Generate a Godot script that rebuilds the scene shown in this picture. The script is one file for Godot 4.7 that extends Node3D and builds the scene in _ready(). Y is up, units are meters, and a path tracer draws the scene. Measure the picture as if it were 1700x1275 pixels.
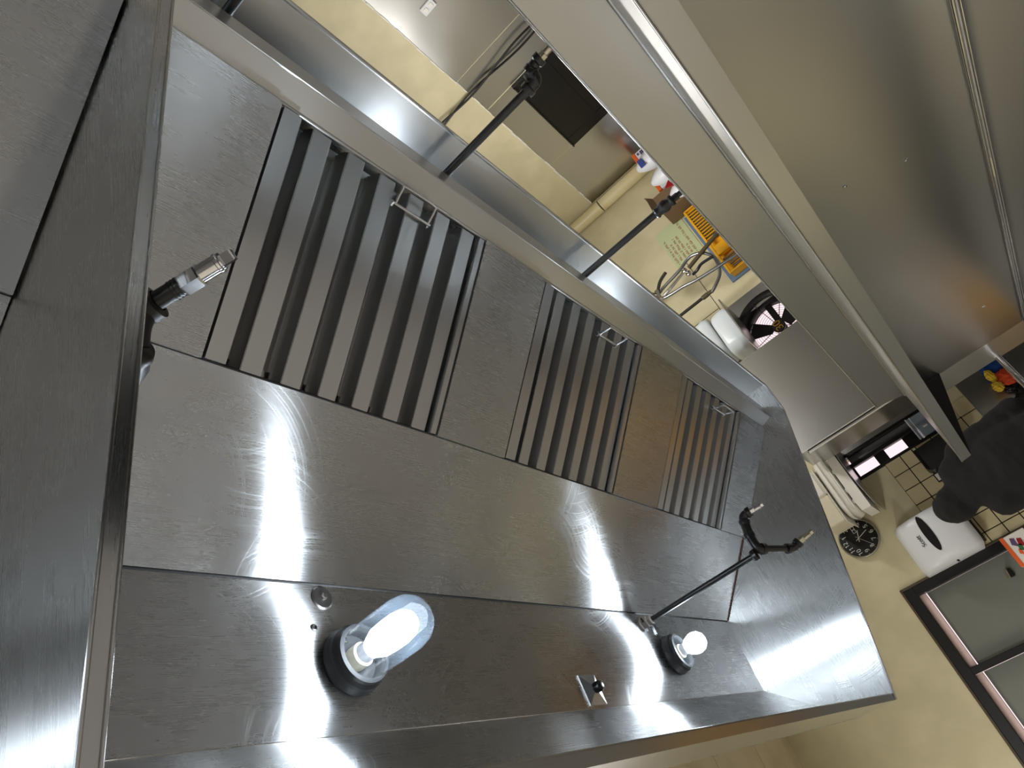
extends Node3D
# A commercial kitchen: exhaust hood seen from below. x runs along the hood, y is up, z runs towards the back wall.

const EYE := 1.5            # height of the camera above the floor; V() takes heights from there
const XW := 5.2             # inner face of the end wall
const ZB := 4.98            # inner face of the back wall
const YC := 1.79            # ceiling, above the camera
var M := {}
var counts := {}
var rng := RandomNumberGenerator.new()
var FACE := Basis(Vector3(0, 0, 1), Vector3(0, 1, 0), Vector3(-1, 0, 0))      # local x to +z, local z out of the end wall
var FACEB := Basis(Vector3(-1, 0, 0), Vector3(0, 1, 0), Vector3(0, 0, -1))    # local z out of the back wall

# hood profile (height above camera, z)
const PT := Vector2(0.414, 1.119)
const PF := Vector2(0.706, 0.792)
const PJ := Vector2(0.919, 0.562)
const PC := Vector2(0.924, 0.305)
const PN := Vector2(0.684, 0.112)
const PL := Vector2(0.549, 0.112)
const HX0 := 0.262
const HX1 := 2.703

func V(x: float, y: float, z: float) -> Vector3:
	return Vector3(x, y + EYE, z)

# ------------------------------------------------------------------ tree helpers
func numbered(called: String) -> String:
	var n: int = counts.get(called, 0)
	counts[called] = n + 1
	return called if n == 0 else "%s_%03d" % [called, n]

func thing(called: String, label: String, category: String, at := Vector3.ZERO, group := "") -> Node3D:
	var o := Node3D.new()
	o.name = numbered(called)
	add_child(o)
	o.position = at
	o.set_meta("label", label)
	o.set_meta("category", category)
	if group != "":
		o.set_meta("group", group)
	return o

# a mesh built in world coordinates, hung under a thing (or under a part)
func part(called: String, st: SurfaceTool, m: Material, parent: Node3D, label := "") -> MeshInstance3D:
	return inst(called, st.commit(), m, parent, -parent.position if parent.get_parent() == self else Vector3.ZERO, label)

func inst(called: String, mesh: Mesh, m: Material, parent: Node3D, at := Vector3.ZERO, label := "") -> MeshInstance3D:
	var o := MeshInstance3D.new()
	o.mesh = mesh
	o.material_override = m
	o.name = called
	parent.add_child(o, true)
	o.position = at
	if label != "":
		o.set_meta("label", label)
	return o

func solo(called: String, st: SurfaceTool, m: Material, label: String, category: String, group := "") -> MeshInstance3D:
	var o := inst(numbered(called), st.commit(), m, self)
	o.set_meta("label", label)
	o.set_meta("category", category)
	if group != "":
		o.set_meta("group", group)
	return o

func struct(called: String, st: SurfaceTool, m: Material) -> MeshInstance3D:
	var o := inst(called, st.commit(), m, self)
	o.set_meta("kind", "structure")
	return o

# ------------------------------------------------------------------ mesh helpers
func mb() -> SurfaceTool:
	var st := SurfaceTool.new()
	st.begin(Mesh.PRIMITIVE_TRIANGLES)
	return st

func vert(st: SurfaceTool, p: Vector3, n: Vector3, uv: Vector2) -> void:
	st.set_normal(n)
	st.set_uv(uv)
	st.add_vertex(p)

# corners counter-clockwise seen from the front; u runs along a-b
func quad(st: SurfaceTool, a: Vector3, b: Vector3, c: Vector3, d: Vector3) -> void:
	var n := (b - a).cross(c - a)
	if n.length() < 1e-12:
		n = (c - a).cross(d - a)
	n = n.normalized()
	var u := (b - a).normalized()
	if u.length() < 0.5:
		u = (c - d).normalized()
	var v := n.cross(u)
	for p in [a, c, b, a, d, c]:
		vert(st, p, n, Vector2(p.dot(u), p.dot(v)))

func tri(st: SurfaceTool, a: Vector3, b: Vector3, c: Vector3) -> void:
	var n := (b - a).cross(c - a).normalized()
	var u := (b - a).normalized()
	var v := n.cross(u)
	for p in [a, c, b]:
		vert(st, p, n, Vector2(p.dot(u), p.dot(v)))

# a sheet: front face a b c d, thickness t behind it
func plate(st: SurfaceTool, a: Vector3, b: Vector3, c: Vector3, d: Vector3, t := 0.002) -> void:
	var n := (b - a).cross(d - a).normalized() * t
	quad(st, a, b, c, d)
	quad(st, b - n, a - n, d - n, c - n)
	quad(st, a - n, b - n, b, a)
	quad(st, b - n, c - n, c, b)
	quad(st, c - n, d - n, d, c)
	quad(st, d - n, a - n, a, d)

# a box with chamfered edges
func box(st: SurfaceTool, at: Vector3, size: Vector3, bevel := 0.0, turn := Basis.IDENTITY) -> void:
	var h := size / 2
	var b: float = min(bevel, min(h.x, min(h.y, h.z)) * 0.98)
	var f := func(x: float, y: float, z: float) -> Vector3: return at + turn * Vector3(x, y, z)
	for s in [-1.0, 1.0]:
		var q := [f.call(h.x * s, -h.y + b, -(h.z - b) * s), f.call(h.x * s, h.y - b, -(h.z - b) * s), f.call(h.x * s, h.y - b, (h.z - b) * s), f.call(h.x * s, -h.y + b, (h.z - b) * s)]
		if h.z > h.y:
			q = [q[1], q[2], q[3], q[0]]
		quad(st, q[0], q[1], q[2], q[3])
		q = [f.call(-(h.x - b) * s, h.y * s, h.z - b), f.call((h.x - b) * s, h.y * s, h.z - b), f.call((h.x - b) * s, h.y * s, -h.z + b), f.call(-(h.x - b) * s, h.y * s, -h.z + b)]
		if h.z > h.x:
			q = [q[1], q[2], q[3], q[0]]
		quad(st, q[0], q[1], q[2], q[3])
		q = [f.call(-(h.x - b) * s, -h.y + b, h.z * s), f.call((h.x - b) * s, -h.y + b, h.z * s), f.call((h.x - b) * s, h.y - b, h.z * s), f.call(-(h.x - b) * s, h.y - b, h.z * s)]
		if h.y > h.x:
			q = [q[1], q[2], q[3], q[0]]
		quad(st, q[0], q[1], q[2], q[3])
	if b <= 0.0:
		return
	for s in [-1.0, 1.0]:
		for t in [-1.0, 1.0]:
			_edge(st, f.call(-h.x + b, h.y * s, (h.z - b) * t), f.call(h.x - b, h.y * s, (h.z - b) * t), f.call(h.x - b, (h.y - b) * s, h.z * t), f.call(-h.x + b, (h.y - b) * s, h.z * t), s * t > 0)
			_edge(st, f.call((h.x - b) * s, -h.y + b, h.z * t), f.call((h.x - b) * s, h.y - b, h.z * t), f.call(h.x * s, h.y - b, (h.z - b) * t), f.call(h.x * s, -h.y + b, (h.z - b) * t), s * t < 0)
			_edge(st, f.call(h.x * s, (h.y - b) * t, -h.z + b), f.call(h.x * s, (h.y - b) * t, h.z - b), f.call((h.x - b) * s, h.y * t, h.z - b), f.call((h.x - b) * s, h.y * t, -h.z + b), s * t < 0)
			for r in [-1.0, 1.0]:
				var a: Vector3 = f.call(h.x * s, (h.y - b) * t, (h.z - b) * r)
				var c: Vector3 = f.call((h.x - b) * s, h.y * t, (h.z - b) * r)
				var d: Vector3 = f.call((h.x - b) * s, (h.y - b) * t, h.z * r)
				if s * t * r > 0:
					tri(st, a, c, d)
				else:
					tri(st, a, d, c)

func _edge(st: SurfaceTool, a: Vector3, b: Vector3, c: Vector3, d: Vector3, flip: bool) -> void:
	if flip:
		quad(st, b, a, d, c)
	else:
		quad(st, a, b, c, d)

# a swept round bar through the points, with closed ends
func tube(st: SurfaceTool, pts: Array, r: float, seg := 12, closed := false) -> void:
	var rings := []
	var n := pts.size()
	var side := Vector3.ZERO
	for i in n:
		var dir: Vector3
		if closed:
			dir = (pts[(i + 1) % n] - pts[(i - 1 + n) % n]).normalized()
		else:
			dir = (pts[min(i + 1, n - 1)] - pts[max(i - 1, 0)]).normalized()
		if side == Vector3.ZERO:
			side = dir.cross(Vector3.UP if absf(dir.y) < 0.9 else Vector3.RIGHT).normalized()
		side = (side - dir * side.dot(dir)).normalized()
		var up := dir.cross(side)
		var ring := []
		for k in seg:
			var a := TAU * k / seg
			ring.append([pts[i] + (side * cos(a) + up * sin(a)) * r, side * cos(a) + up * sin(a)])
		rings.append(ring)
	var long := 0.0
	for i in (n if closed else n - 1):
		var j := (i + 1) % n
		var step: float = (pts[j] - pts[i]).length()
		for k in seg:
			var l := (k + 1) % seg
			var q := [[rings[i][k], long, k], [rings[i][l], long, k + 1], [rings[j][l], long + step, k + 1], [rings[j][k], long + step, k]]
			for e in [0, 2, 1, 0, 3, 2]:
				vert(st, q[e][0][0], q[e][0][1], Vector2(q[e][1], TAU * r * q[e][2] / seg))
		long += step
	if closed:
		return
	for e in [0, n - 1]:
		var dir: Vector3 = (pts[1] - pts[0]).normalized() * -1.0 if e == 0 else (pts[n - 1] - pts[n - 2]).normalized()
		for k in seg:
			var a: Vector3 = rings[e][k][0]
			var b: Vector3 = rings[e][(k + 1) % seg][0]
			var order := [pts[e], b, a] if e == n - 1 else [pts[e], a, b]
			for p in order:
				vert(st, p, dir, Vector2(p.x, p.y + p.z))

# a turned shape: profile of (radius, height) from bottom to top about the local y axis of xf
func lathe(st: SurfaceTool, prof: Array, xf: Transform3D, seg := 24, smooth := false) -> void:
	var ns := []
	for i in prof.size() - 1:
		var d: Vector2 = prof[i + 1] - prof[i]
		ns.append(Vector2(d.y, -d.x).normalized())
	for i in prof.size() - 1:
		var p0: Vector2 = prof[i]
		var p1: Vector2 = prof[i + 1]
		var n0: Vector2 = ns[i]
		var n1: Vector2 = ns[i]
		if smooth:
			if i > 0:
				n0 = (ns[i] + ns[i - 1]).normalized()
			if i < ns.size() - 1:
				n1 = (ns[i] + ns[i + 1]).normalized()
		for k in seg:
			var a0 := TAU * k / seg
			var a1 := TAU * (k + 1) / seg
			var q := [[p0, n0, a0], [p1, n1, a0], [p1, n1, a1], [p0, n0, a1]]
			for e in [0, 1, 2, 0, 2, 3]:
				var w: Array = q[e]
				var am: float = w[2] if seg > 8 else (a0 + a1) / 2
				var pos := Vector3(w[0].x * cos(w[2]), w[0].y, -w[0].x * sin(w[2]))
				var nor := Vector3(w[1].x * cos(am), w[1].y, -w[1].x * sin(am))
				vert(st, xf * pos, (xf.basis * nor).normalized(), Vector2(w[2] * 0.1, w[0].y + w[0].x))

# local y axis along dir
func along(at: Vector3, dir: Vector3) -> Transform3D:
	var y := dir.normalized()
	var x := y.cross(Vector3.FORWARD if absf(y.z) < 0.9 else Vector3.RIGHT).normalized()
	return Transform3D(Basis(x, y, x.cross(y)), at)

# an extruded outline (counter-clockwise seen from local +z), front at z = depth, back at z = 0
func prism(st: SurfaceTool, poly: PackedVector2Array, depth: float, xf: Transform3D) -> void:
	var idx := Geometry2D.triangulate_polygon(poly)
	if Geometry2D.is_polygon_clockwise(poly):
		poly.reverse()
		idx = Geometry2D.triangulate_polygon(poly)
	for t in range(0, idx.size(), 3):
		var p := [poly[idx[t]], poly[idx[t + 1]], poly[idx[t + 2]]]
		if (p[1] - p[0]).cross(p[2] - p[0]) < 0:
			p = [p[0], p[2], p[1]]
		for e in [0, 2, 1]:
			vert(st, xf * Vector3(p[e].x, p[e].y, depth), xf.basis.z, p[e])
		for e in [0, 1, 2]:
			vert(st, xf * Vector3(p[e].x, p[e].y, 0), -xf.basis.z, p[e])
	for i in poly.size():
		var a := poly[i]
		var b := poly[(i + 1) % poly.size()]
		quad(st, xf * Vector3(a.x, a.y, 0), xf * Vector3(b.x, b.y, 0), xf * Vector3(b.x, b.y, depth), xf * Vector3(a.x, a.y, depth))

func round_rect(w: float, h: float, r: float, seg := 5) -> PackedVector2Array:
	var p := PackedVector2Array()
	for c in [[w / 2 - r, h / 2 - r, 0.0], [-w / 2 + r, h / 2 - r, PI / 2], [-w / 2 + r, -h / 2 + r, PI], [w / 2 - r, -h / 2 + r, 1.5 * PI]]:
		for k in seg + 1:
			var a: float = c[2] + PI / 2 * k / seg
			p.append(Vector2(c[0] + r * cos(a), c[1] + r * sin(a)))
	return p

func oval(rx: float, ry: float, seg := 28) -> PackedVector2Array:
	var p := PackedVector2Array()
	for k in seg:
		p.append(Vector2(rx * cos(TAU * k / seg), ry * sin(TAU * k / seg)))
	return p

func curve(pts: Array, steps := 8) -> Array:
	var c := Curve3D.new()
	for i in pts.size():
		var t: Vector3 = (pts[min(i + 1, pts.size() - 1)] - pts[max(i - 1, 0)]) / 6.0
		c.add_point(pts[i], -t, t)
	var out := []
	for i in pts.size() - 1:
		for k in steps:
			out.append(c.sample(i, float(k) / steps))
	out.append(pts[-1])
	return out

func words(called: String, text: String, size: float, m: Material, parent: Node3D, xf: Transform3D, depth := 0.001) -> MeshInstance3D:
	var f := SystemFont.new()
	f.font_names = PackedStringArray(["Droid Sans"])
	var t := TextMesh.new()
	t.font = f
	t.text = text
	t.font_size = 32
	t.pixel_size = size / 32.0
	t.depth = depth
	t.curve_step = 2.0
	var o := inst(called, t, m, parent)
	o.transform = Transform3D(xf.basis, xf.origin - (parent.position if parent.get_parent() == self else Vector3.ZERO))
	return o

# ------------------------------------------------------------------ materials
func mat(color: Color, rough := 0.6, metal := 0.0) -> StandardMaterial3D:
	var m := StandardMaterial3D.new()
	m.albedo_color = color
	m.roughness = rough
	m.metallic = metal
	return m

func steel_roughness(lo: float, hi: float, the_seed: int, arcs := 0) -> ImageTexture:
	var n := 1024
	var r := RandomNumberGenerator.new()
	r.seed = the_seed
	var data := PackedFloat32Array()
	data.resize(n * n)
	var blot := FastNoiseLite.new()
	blot.seed = the_seed
	blot.frequency = 0.012
	for y in n:
		var base := lo + (hi - lo) * (0.42 + 0.05 * r.randf())
		var ph := r.randf() * TAU
		var k := r.randi_range(1, 5)
		for x in n:
			data[y * n + x] = base + (hi - lo) * (0.10 * sin(TAU * k * x / n + ph) + 0.22 * blot.get_noise_2d(minf(x, n - x) * 0.6, minf(y, n - y)))
	for a in arcs:                                   # scouring marks: families of fine curved scratches, duller than the sheet
		var cx := r.randf() * n
		var cy := r.randf() * n
		var r0 := r.randf_range(50, 260)
		var a0 := r.randf() * TAU
		var sweep := r.randf_range(0.3, 1.2)
		for l in r.randi_range(6, 24):
			var rr := r0 + r.randf_range(-30, 30)
			var from := a0 + r.randf_range(-0.3, 0.3)
			var up := r.randf_range(0.04, 0.16)
			var steps := int(rr * sweep)
			for q in steps:
				var t := from + sweep * q / steps
				data[posmod(int(cy + rr * sin(t)), n) * n + posmod(int(cx + rr * cos(t)), n)] += up * sin(PI * q / steps)
	var bytes := PackedByteArray()
	bytes.resize(n * n)
	for i in n * n:
		bytes[i] = clampi(int(data[i] * 255.0), 0, 255)
	return ImageTexture.create_from_image(Image.create_from_data(n, n, false, Image.FORMAT_L8, bytes))

# relief of a sheet: slow waves
func sheet_relief(the_seed: int, top: int) -> ImageTexture:
	var n := 256
	var r := RandomNumberGenerator.new()
	r.seed = the_seed
	var terms := []
	for k in 12:
		var kx := r.randi_range(-top, top)
		var ky := r.randi_range(-top, top)
		terms.append([kx, ky, r.randf() * TAU, 1.0 / (1.0 + kx * kx + ky * ky)])
	var im := Image.create(n, n, false, Image.FORMAT_RF)
	for y in n:
		for x in n:
			var h := 0.0
			for t in terms:
				h += t[3] * cos(TAU * (t[0] * x + t[1] * y) / n + t[2])
			im.set_pixel(x, y, Color(h, h, h))
	return ImageTexture.create_from_image(im)

func steel(tone: Color, rough: ImageTexture, waves: ImageTexture, wave: float, aniso := 0.75, tile := 1.1) -> StandardMaterial3D:
	var m := mat(tone, 1.0, 1.0)
	m.roughness_texture = rough
	m.roughness_texture_channel = BaseMaterial3D.TEXTURE_CHANNEL_RED
	m.anisotropy_enabled = true
	m.anisotropy = -aniso                 # u runs along the brushing; highlights stretch across it
	m.heightmap_enabled = wave > 0.0
	if wave > 0.0:
		m.heightmap_texture = waves
		m.heightmap_scale = wave
	m.uv1_scale = Vector3(1.0 / tile, 1.0 / tile, 1.0)
	return m

func speckle(a: Color, b: Color, freq: float, the_seed: int) -> NoiseTexture2D:
	var f := FastNoiseLite.new()
	f.seed = the_seed
	f.frequency = freq
	f.fractal_octaves = 4
	var g := Gradient.new()
	g.set_color(0, a)
	g.set_color(1, b)
	g.set_offset(0, 0.25)
	g.set_offset(1, 0.75)
	var t := NoiseTexture2D.new()
	t.width = 512
	t.height = 512
	t.seamless = true
	t.noise = f
	t.color_ramp = g
	return t

func painted(a: Color, b: Color, rough: float, the_seed: int) -> StandardMaterial3D:
	var m := mat(Color.WHITE, rough)
	m.albedo_texture = speckle(a, b, 0.008, the_seed)
	m.uv1_triplanar = true
	m.uv1_world_triplanar = true
	m.uv1_scale = Vector3(0.7, 0.7, 0.7)
	return m

func make_materials() -> void:
	var ra := steel_roughness(0.24, 0.33, 5)
	var rb := steel_roughness(0.24, 0.30, 9)
	var rc := steel_roughness(0.27, 0.31, 13)
	var wa := sheet_relief(3, 4)
	var rs := steel_roughness(0.24, 0.33, 5, 70)
	var stainless := Color(0.77, 0.77, 0.765)
	M.steel = steel(stainless, rs, wa, 0.13, 1.0)
	M.steel_plain = steel(stainless, ra, wa, 0.10, 1.0)
	M.steel_end = steel(stainless, rs, wa, 0.13, 1.0)
	M.steel_shiny = steel(stainless, rc, wa, 0.02, 0.9)
	M.steel_filter = steel(stainless, rc, wa, 0.06, 0.5, 0.9)
	M.steel_range = steel(stainless, rc, wa, 0.02, 0.5, 1.6)
	M.steel_wall = steel(stainless, rc, wa, 0.5, 0.2, 1.7)
	M.steel_fridge = steel(stainless, rc, wa, 0.02, 0.4, 2.0)
	M.steel_dark = mat(Color(0.42, 0.41, 0.40), 0.35, 1.0)
	M.black_steel = mat(Color(0.24, 0.24, 0.25), 0.3, 1.0)
	M.chrome = mat(Color(0.86, 0.86, 0.87), 0.09, 1.0)
	M.brass_nickel = mat(Color(0.80, 0.78, 0.72), 0.18, 1.0)
	M.black_iron = mat(Color(0.035, 0.033, 0.035), 0.32)
	M.black_iron.metallic_specular = 0.6
	M.brown_iron = mat(Color(0.085, 0.06, 0.05), 0.42)
	M.plastic_grey = mat(Color(0.12, 0.125, 0.13), 0.45)
	M.rust = mat(Color(0.28, 0.16, 0.10), 0.7)
	M.seam_shade = mat(Color(0.14, 0.135, 0.13), 0.7)  # near-black that puts the shade of the open seams into colour
	M.yellow_wall = painted(Color(0.80, 0.765, 0.625), Color(0.84, 0.805, 0.665), 0.55, 21)
	M.cream_wall = painted(Color(0.80, 0.78, 0.72), Color(0.84, 0.82, 0.765), 0.6, 27)
	M.grey_wall = painted(Color(0.40, 0.395, 0.39), Color(0.46, 0.455, 0.45), 0.6, 26)
	M.tile = painted(Color(0.79, 0.74, 0.59), Color(0.84, 0.79, 0.64), 0.25, 22)
	M.grout = mat(Color(0.10, 0.085, 0.07), 0.9)
	M.wall_pipe = painted(Color(0.80, 0.75, 0.57), Color(0.84, 0.79, 0.62), 0.4, 23)
	M.ceiling_tile = painted(Color(0.79, 0.74, 0.61), Color(0.84, 0.79, 0.67), 0.9, 24)
	M.floor = painted(Color(0.49, 0.48, 0.475), Color(0.56, 0.55, 0.54), 0.55, 25)
	M.white_plastic = mat(Color(0.86, 0.87, 0.88), 0.35)
	M.tub = mat(Color(0.78, 0.81, 0.82), 0.3)
	M.tub.subsurf_scatter_enabled = true
	M.tub.subsurf_scatter_strength = 0.2
	M.foam = mat(Color(0.90, 0.89, 0.85), 0.55)
	M.cream = mat(Color(0.86, 0.83, 0.73), 0.5)
	M.black_frame = mat(Color(0.025, 0.025, 0.027), 0.4)
	M.brown_trim = mat(Color(0.30, 0.25, 0.18), 0.5)
	M.pane = mat(Color(0.46, 0.475, 0.44), 0.35)
	M.pane.metallic_specular = 0.6
	M.screen = mat(Color(0.45, 0.44, 0.45), 0.5)
	M.sky_gap_pink = mat(Color(0.90, 0.79, 0.77), 0.7)  # pink of the sky light showing through the window gap
	M.black_plastic = mat(Color(0.02, 0.02, 0.021), 0.35)
	M.hoodie = mat(Color(0.075, 0.066, 0.07), 0.95)
	M.hoodie.rim_enabled = true
	M.hoodie.rim = 0.1
	M.trousers = mat(Color(0.08, 0.08, 0.09), 0.9)
	M.skin = mat(Color(0.66, 0.47, 0.37), 0.55)
	M.clock_white = mat(Color(0.88, 0.88, 0.86), 0.5)
	M.clock_rim = mat(Color(0.62, 0.60, 0.55), 0.3, 0.6)
	M.yellow_plastic = mat(Color(0.93, 0.68, 0.13), 0.4)
	M.blue_board = mat(Color(0.40, 0.50, 0.62), 0.5)
	M.paper_green = mat(Color(0.76, 0.80, 0.62), 0.8)
	M.print_red = mat(Color(0.62, 0.33, 0.26), 0.8)
	M.orange = mat(Color(0.90, 0.38, 0.12), 0.5)
	M.bag = mat(Color(0.88, 0.89, 0.91), 0.4)
	M.card = mat(Color(0.46, 0.37, 0.26), 0.85)
	M.red = mat(Color(0.60, 0.08, 0.12), 0.4)
	M.blue_print = mat(Color(0.22, 0.30, 0.58), 0.6)
	M.blue_cloth = mat(Color(0.07, 0.25, 0.50), 0.9)
	M.yellow_cloth = mat(Color(0.93, 0.78, 0.24), 0.8)
	M.orange_cloth = mat(Color(0.86, 0.30, 0.13), 0.8)
	M.hose = mat(Color(0.55, 0.56, 0.57), 0.28, 0.9)
	M.olive_grip = mat(Color(0.30, 0.26, 0.17), 0.5)
	M.navy_grip = mat(Color(0.03, 0.035, 0.07), 0.4)
	M.green_print = mat(Color(0.18, 0.42, 0.25), 0.6)
	M.violet_print = mat(Color(0.36, 0.28, 0.42), 0.6)
	M.glass_jar = mat(Color(0.8, 0.9, 1.0, 0.012), 0.02)
	M.glass_jar.transparency = BaseMaterial3D.TRANSPARENCY_ALPHA
	M.clear_plastic = mat(Color(0.75, 0.82, 0.88, 0.35), 0.12)
	M.clear_plastic.transparency = BaseMaterial3D.TRANSPARENCY_ALPHA
	M.bulb = mat(Color(1, 1, 1), 0.4)
	M.bulb.emission_enabled = true
	M.bulb.emission = Color(0.90, 0.95, 1.0)
	M.bulb.emission_energy_multiplier = 6.0
	M.panel_light = mat(Color(1, 1, 1), 0.6)
	M.panel_light.emission_enabled = true
	M.panel_light.emission = Color(1.0, 0.97, 0.92)
	M.panel_light.emission_energy_multiplier = 3.0

# ------------------------------------------------------------------ ready
func _ready() -> void:
	rng.seed = 77
	var cam := Camera3D.new()
	cam.name = "camera"
	add_child(cam)
	cam.transform = Transform3D(Basis(Vector3(0.61135236, -0.71601787, -0.33699659), Vector3(-0.28175291, -0.59488232, 0.75281494), Vector3(-0.73950226, -0.36528542, -0.56542283)), V(0, 0, 0))
	cam.fov = rad_to_deg(2.0 * atan(637.5 / 1180.37))
	cam.near = 0.02
	cam.far = 60.0
	cam.current = true
	var env := Environment.new()
	env.background_mode = Environment.BG_COLOR
	env.background_color = Color(1.0, 0.90, 0.92)
	env.background_energy_multiplier = 1.0
	env.tonemap_mode = Environment.TONE_MAPPER_LINEAR
	env.tonemap_exposure = 1.15
	env.sdfgi_enabled = true
	env.ssao_enabled = true
	env.ssil_enabled = true
	var we := WorldEnvironment.new()
	we.name = "world_environment"
	we.environment = env
	add_child(we)
	make_materials()
	ceiling_lights()
	room()
	hood()
	hood_fittings()
	filters()
	lamps()
	added_rear_bulbs()
	pipes()
	cooking_range()
	end_wall_things()
	back_wall_things()
	person()

# ceiling panels of the kitchen, all outside the frame
func ceiling_lights() -> void:
	var spots := [Vector3(3.2, 0, 3.2), Vector3(3.6, 0, -1.7), Vector3(0.6, 0, -1.2), Vector3(-2.4, 0, -1.6), Vector3(0.2, 0, 3.2)]
	var power := [5.3, 3.5, 7.5, 5.0, 4.0]
	for i in spots.size():
		var at := V(spots[i].x, YC - 0.03, spots[i].z)
		var t := thing("ceiling_light", "white recessed ceiling light panel lighting the kitchen", "ceiling light", at, "ceiling light panels")
		var st := mb()
		for s in [-1, 1]:
			box(st, at + Vector3(0, 0.01, s * 0.29), Vector3(1.2, 0.03, 0.03), 0.003)
			box(st, at + Vector3(s * 0.59, 0.01, 0), Vector3(0.03, 0.03, 0.56), 0.003)
		part("frame", st, M.white_plastic, t)
		st = mb()
		box(st, at + Vector3(0, 0.012, 0), Vector3(1.15, 0.01, 0.55))
		part("diffuser", st, M.panel_light, t)
		var l := AreaLight3D.new()
		l.name = "panel_glow"
		l.area_size = Vector2(1.15, 0.55)
		l.light_energy = power[i]
		l.light_color = Color(1.0, 0.99, 0.98)
		l.area_range = 20.0
		l.shadow_enabled = true
		t.add_child(l, true)
		l.position = Vector3(0, -0.012, 0)
		l.rotation_degrees = Vector3(-90, 0, 0)

# a wall across x with rectangular openings [z0, z1, y0, y1]
func pierced(st: SurfaceTool, x0: float, x1: float, z0: float, z1: float, y0: float, y1: float, holes: Array) -> void:
	var cuts := [z0, z1]
	for h in holes:
		cuts.append_array([h[0], h[1]])
	cuts.sort()
	for i in cuts.size() - 1:
		var a: float = cuts[i]
		var b: float = cuts[i + 1]
		if b - a < 1e-5:
			continue
		var y := y0
		var inside := holes.filter(func(h): return h[0] < (a + b) / 2 and h[1] > (a + b) / 2)
		inside.sort_custom(func(p, q): return p[2] < q[2])
		for h in inside:
			box(st, V((x0 + x1) / 2, (y + h[2]) / 2, (a + b) / 2), Vector3(x1 - x0, h[2] - y, b - a))
			y = h[3]
		box(st, V((x0 + x1) / 2, (y + y1) / 2, (a + b) / 2), Vector3(x1 - x0, y1 - y, b - a))

func room() -> void:
	var st := mb()
	box(st, V(0.75, -1.55, 1.0), Vector3(9.2, 0.1, 8.4))
	struct("floor", st, M.floor)
	st = mb()
	box(st, V(0.75, YC + 0.08, 1.0), Vector3(9.2, 0.1, 8.4))
	var ceil := struct("ceiling", st, M.ceiling_tile)
	var tile := BoxMesh.new()
	tile.size = Vector3(0.594, 0.03, 0.594)
	for i in 5:
		for j in 6:
			inst("ceiling_tile", tile, M.ceiling_tile, ceil, V(XW - 0.3 - i * 0.6, YC + 0.015, 1.5 - j * 0.6))
	st = mb()
	box(st, V(0.75, 0.14, ZB + 0.06), Vector3(9.2, 3.4, 0.12))
	struct("wall_back", st, M.yellow_wall)
	st = mb()
	box(st, V(0.75, 0.14, -3.16), Vector3(9.2, 3.4, 0.12))
	struct("wall_front", st, M.cream_wall)
	st = mb()
	box(st, V(-3.82, 0.14, 1.0), Vector3(0.12, 3.4, 8.4))
	struct("wall_left", st, M.grey_wall)
	st = mb()
	pierced(st, XW, XW + 0.12, -3.1, ZB, -1.5, YC + 0.05, [[-1.6, 0.714, -0.75, 0.652], [1.455, 1.62, -0.12, 0.462], [2.36, 3.0, -0.28, 0.56]])
	var far := struct("wall_right", st, M.yellow_wall)
	# glazed tiles on the end wall, each with its own edges
	st = mb()
	box(st, V(XW - 0.001, -0.1, 1.07), Vector3(0.004, 0.75, 0.77))
	var p := 0.1086
	var tm := mb()
	box(tm, Vector3.ZERO, Vector3(0.008, p - 0.0062, p - 0.0062), 0.0012)
	var tmesh := tm.commit()
	part("grout", st, M.grout, far)
	for j in 7:
		for i in 9:
			var z := 1.447 - p / 2 - i * p + (p if j > 1 else 0.0)
			var y := 0.275 - p / 2 - j * p
			if z > 1.455 and y > -0.2:
				continue
			if z < 0.69 and y < 0.66:
				continue
			inst("tile", tmesh, M.tile, far, V(XW - 0.0055, y, z))

# ------------------------------------------------------------------ hood
func end_outline() -> PackedVector2Array:      # (z, y)
	return PackedVector2Array([Vector2(0.112, 0.549), Vector2(1.127, 0.311), Vector2(1.262, 0.314), Vector2(1.262, 1.0), Vector2(0.29, 1.0), Vector2(0.112, 0.70)])

func strip(st: SurfaceTool, x0: float, x1: float, p: Vector2, q: Vector2, t := 0.002) -> void:
	# a sheet running along x between the profile points p and q (height, z), facing down and to the front
	plate(st, V(x0, p.x, p.y), V(x1, p.x, p.y), V(x1, q.x, q.y), V(x0, q.x, q.y), t)

func hem(st: SurfaceTool, x: float, w: float) -> void:
	tube(st, [V(x, 0.549, 0.112), V(x, 0.311, 1.127), V(x, 0.314, 1.262)], w, 8)

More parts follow.
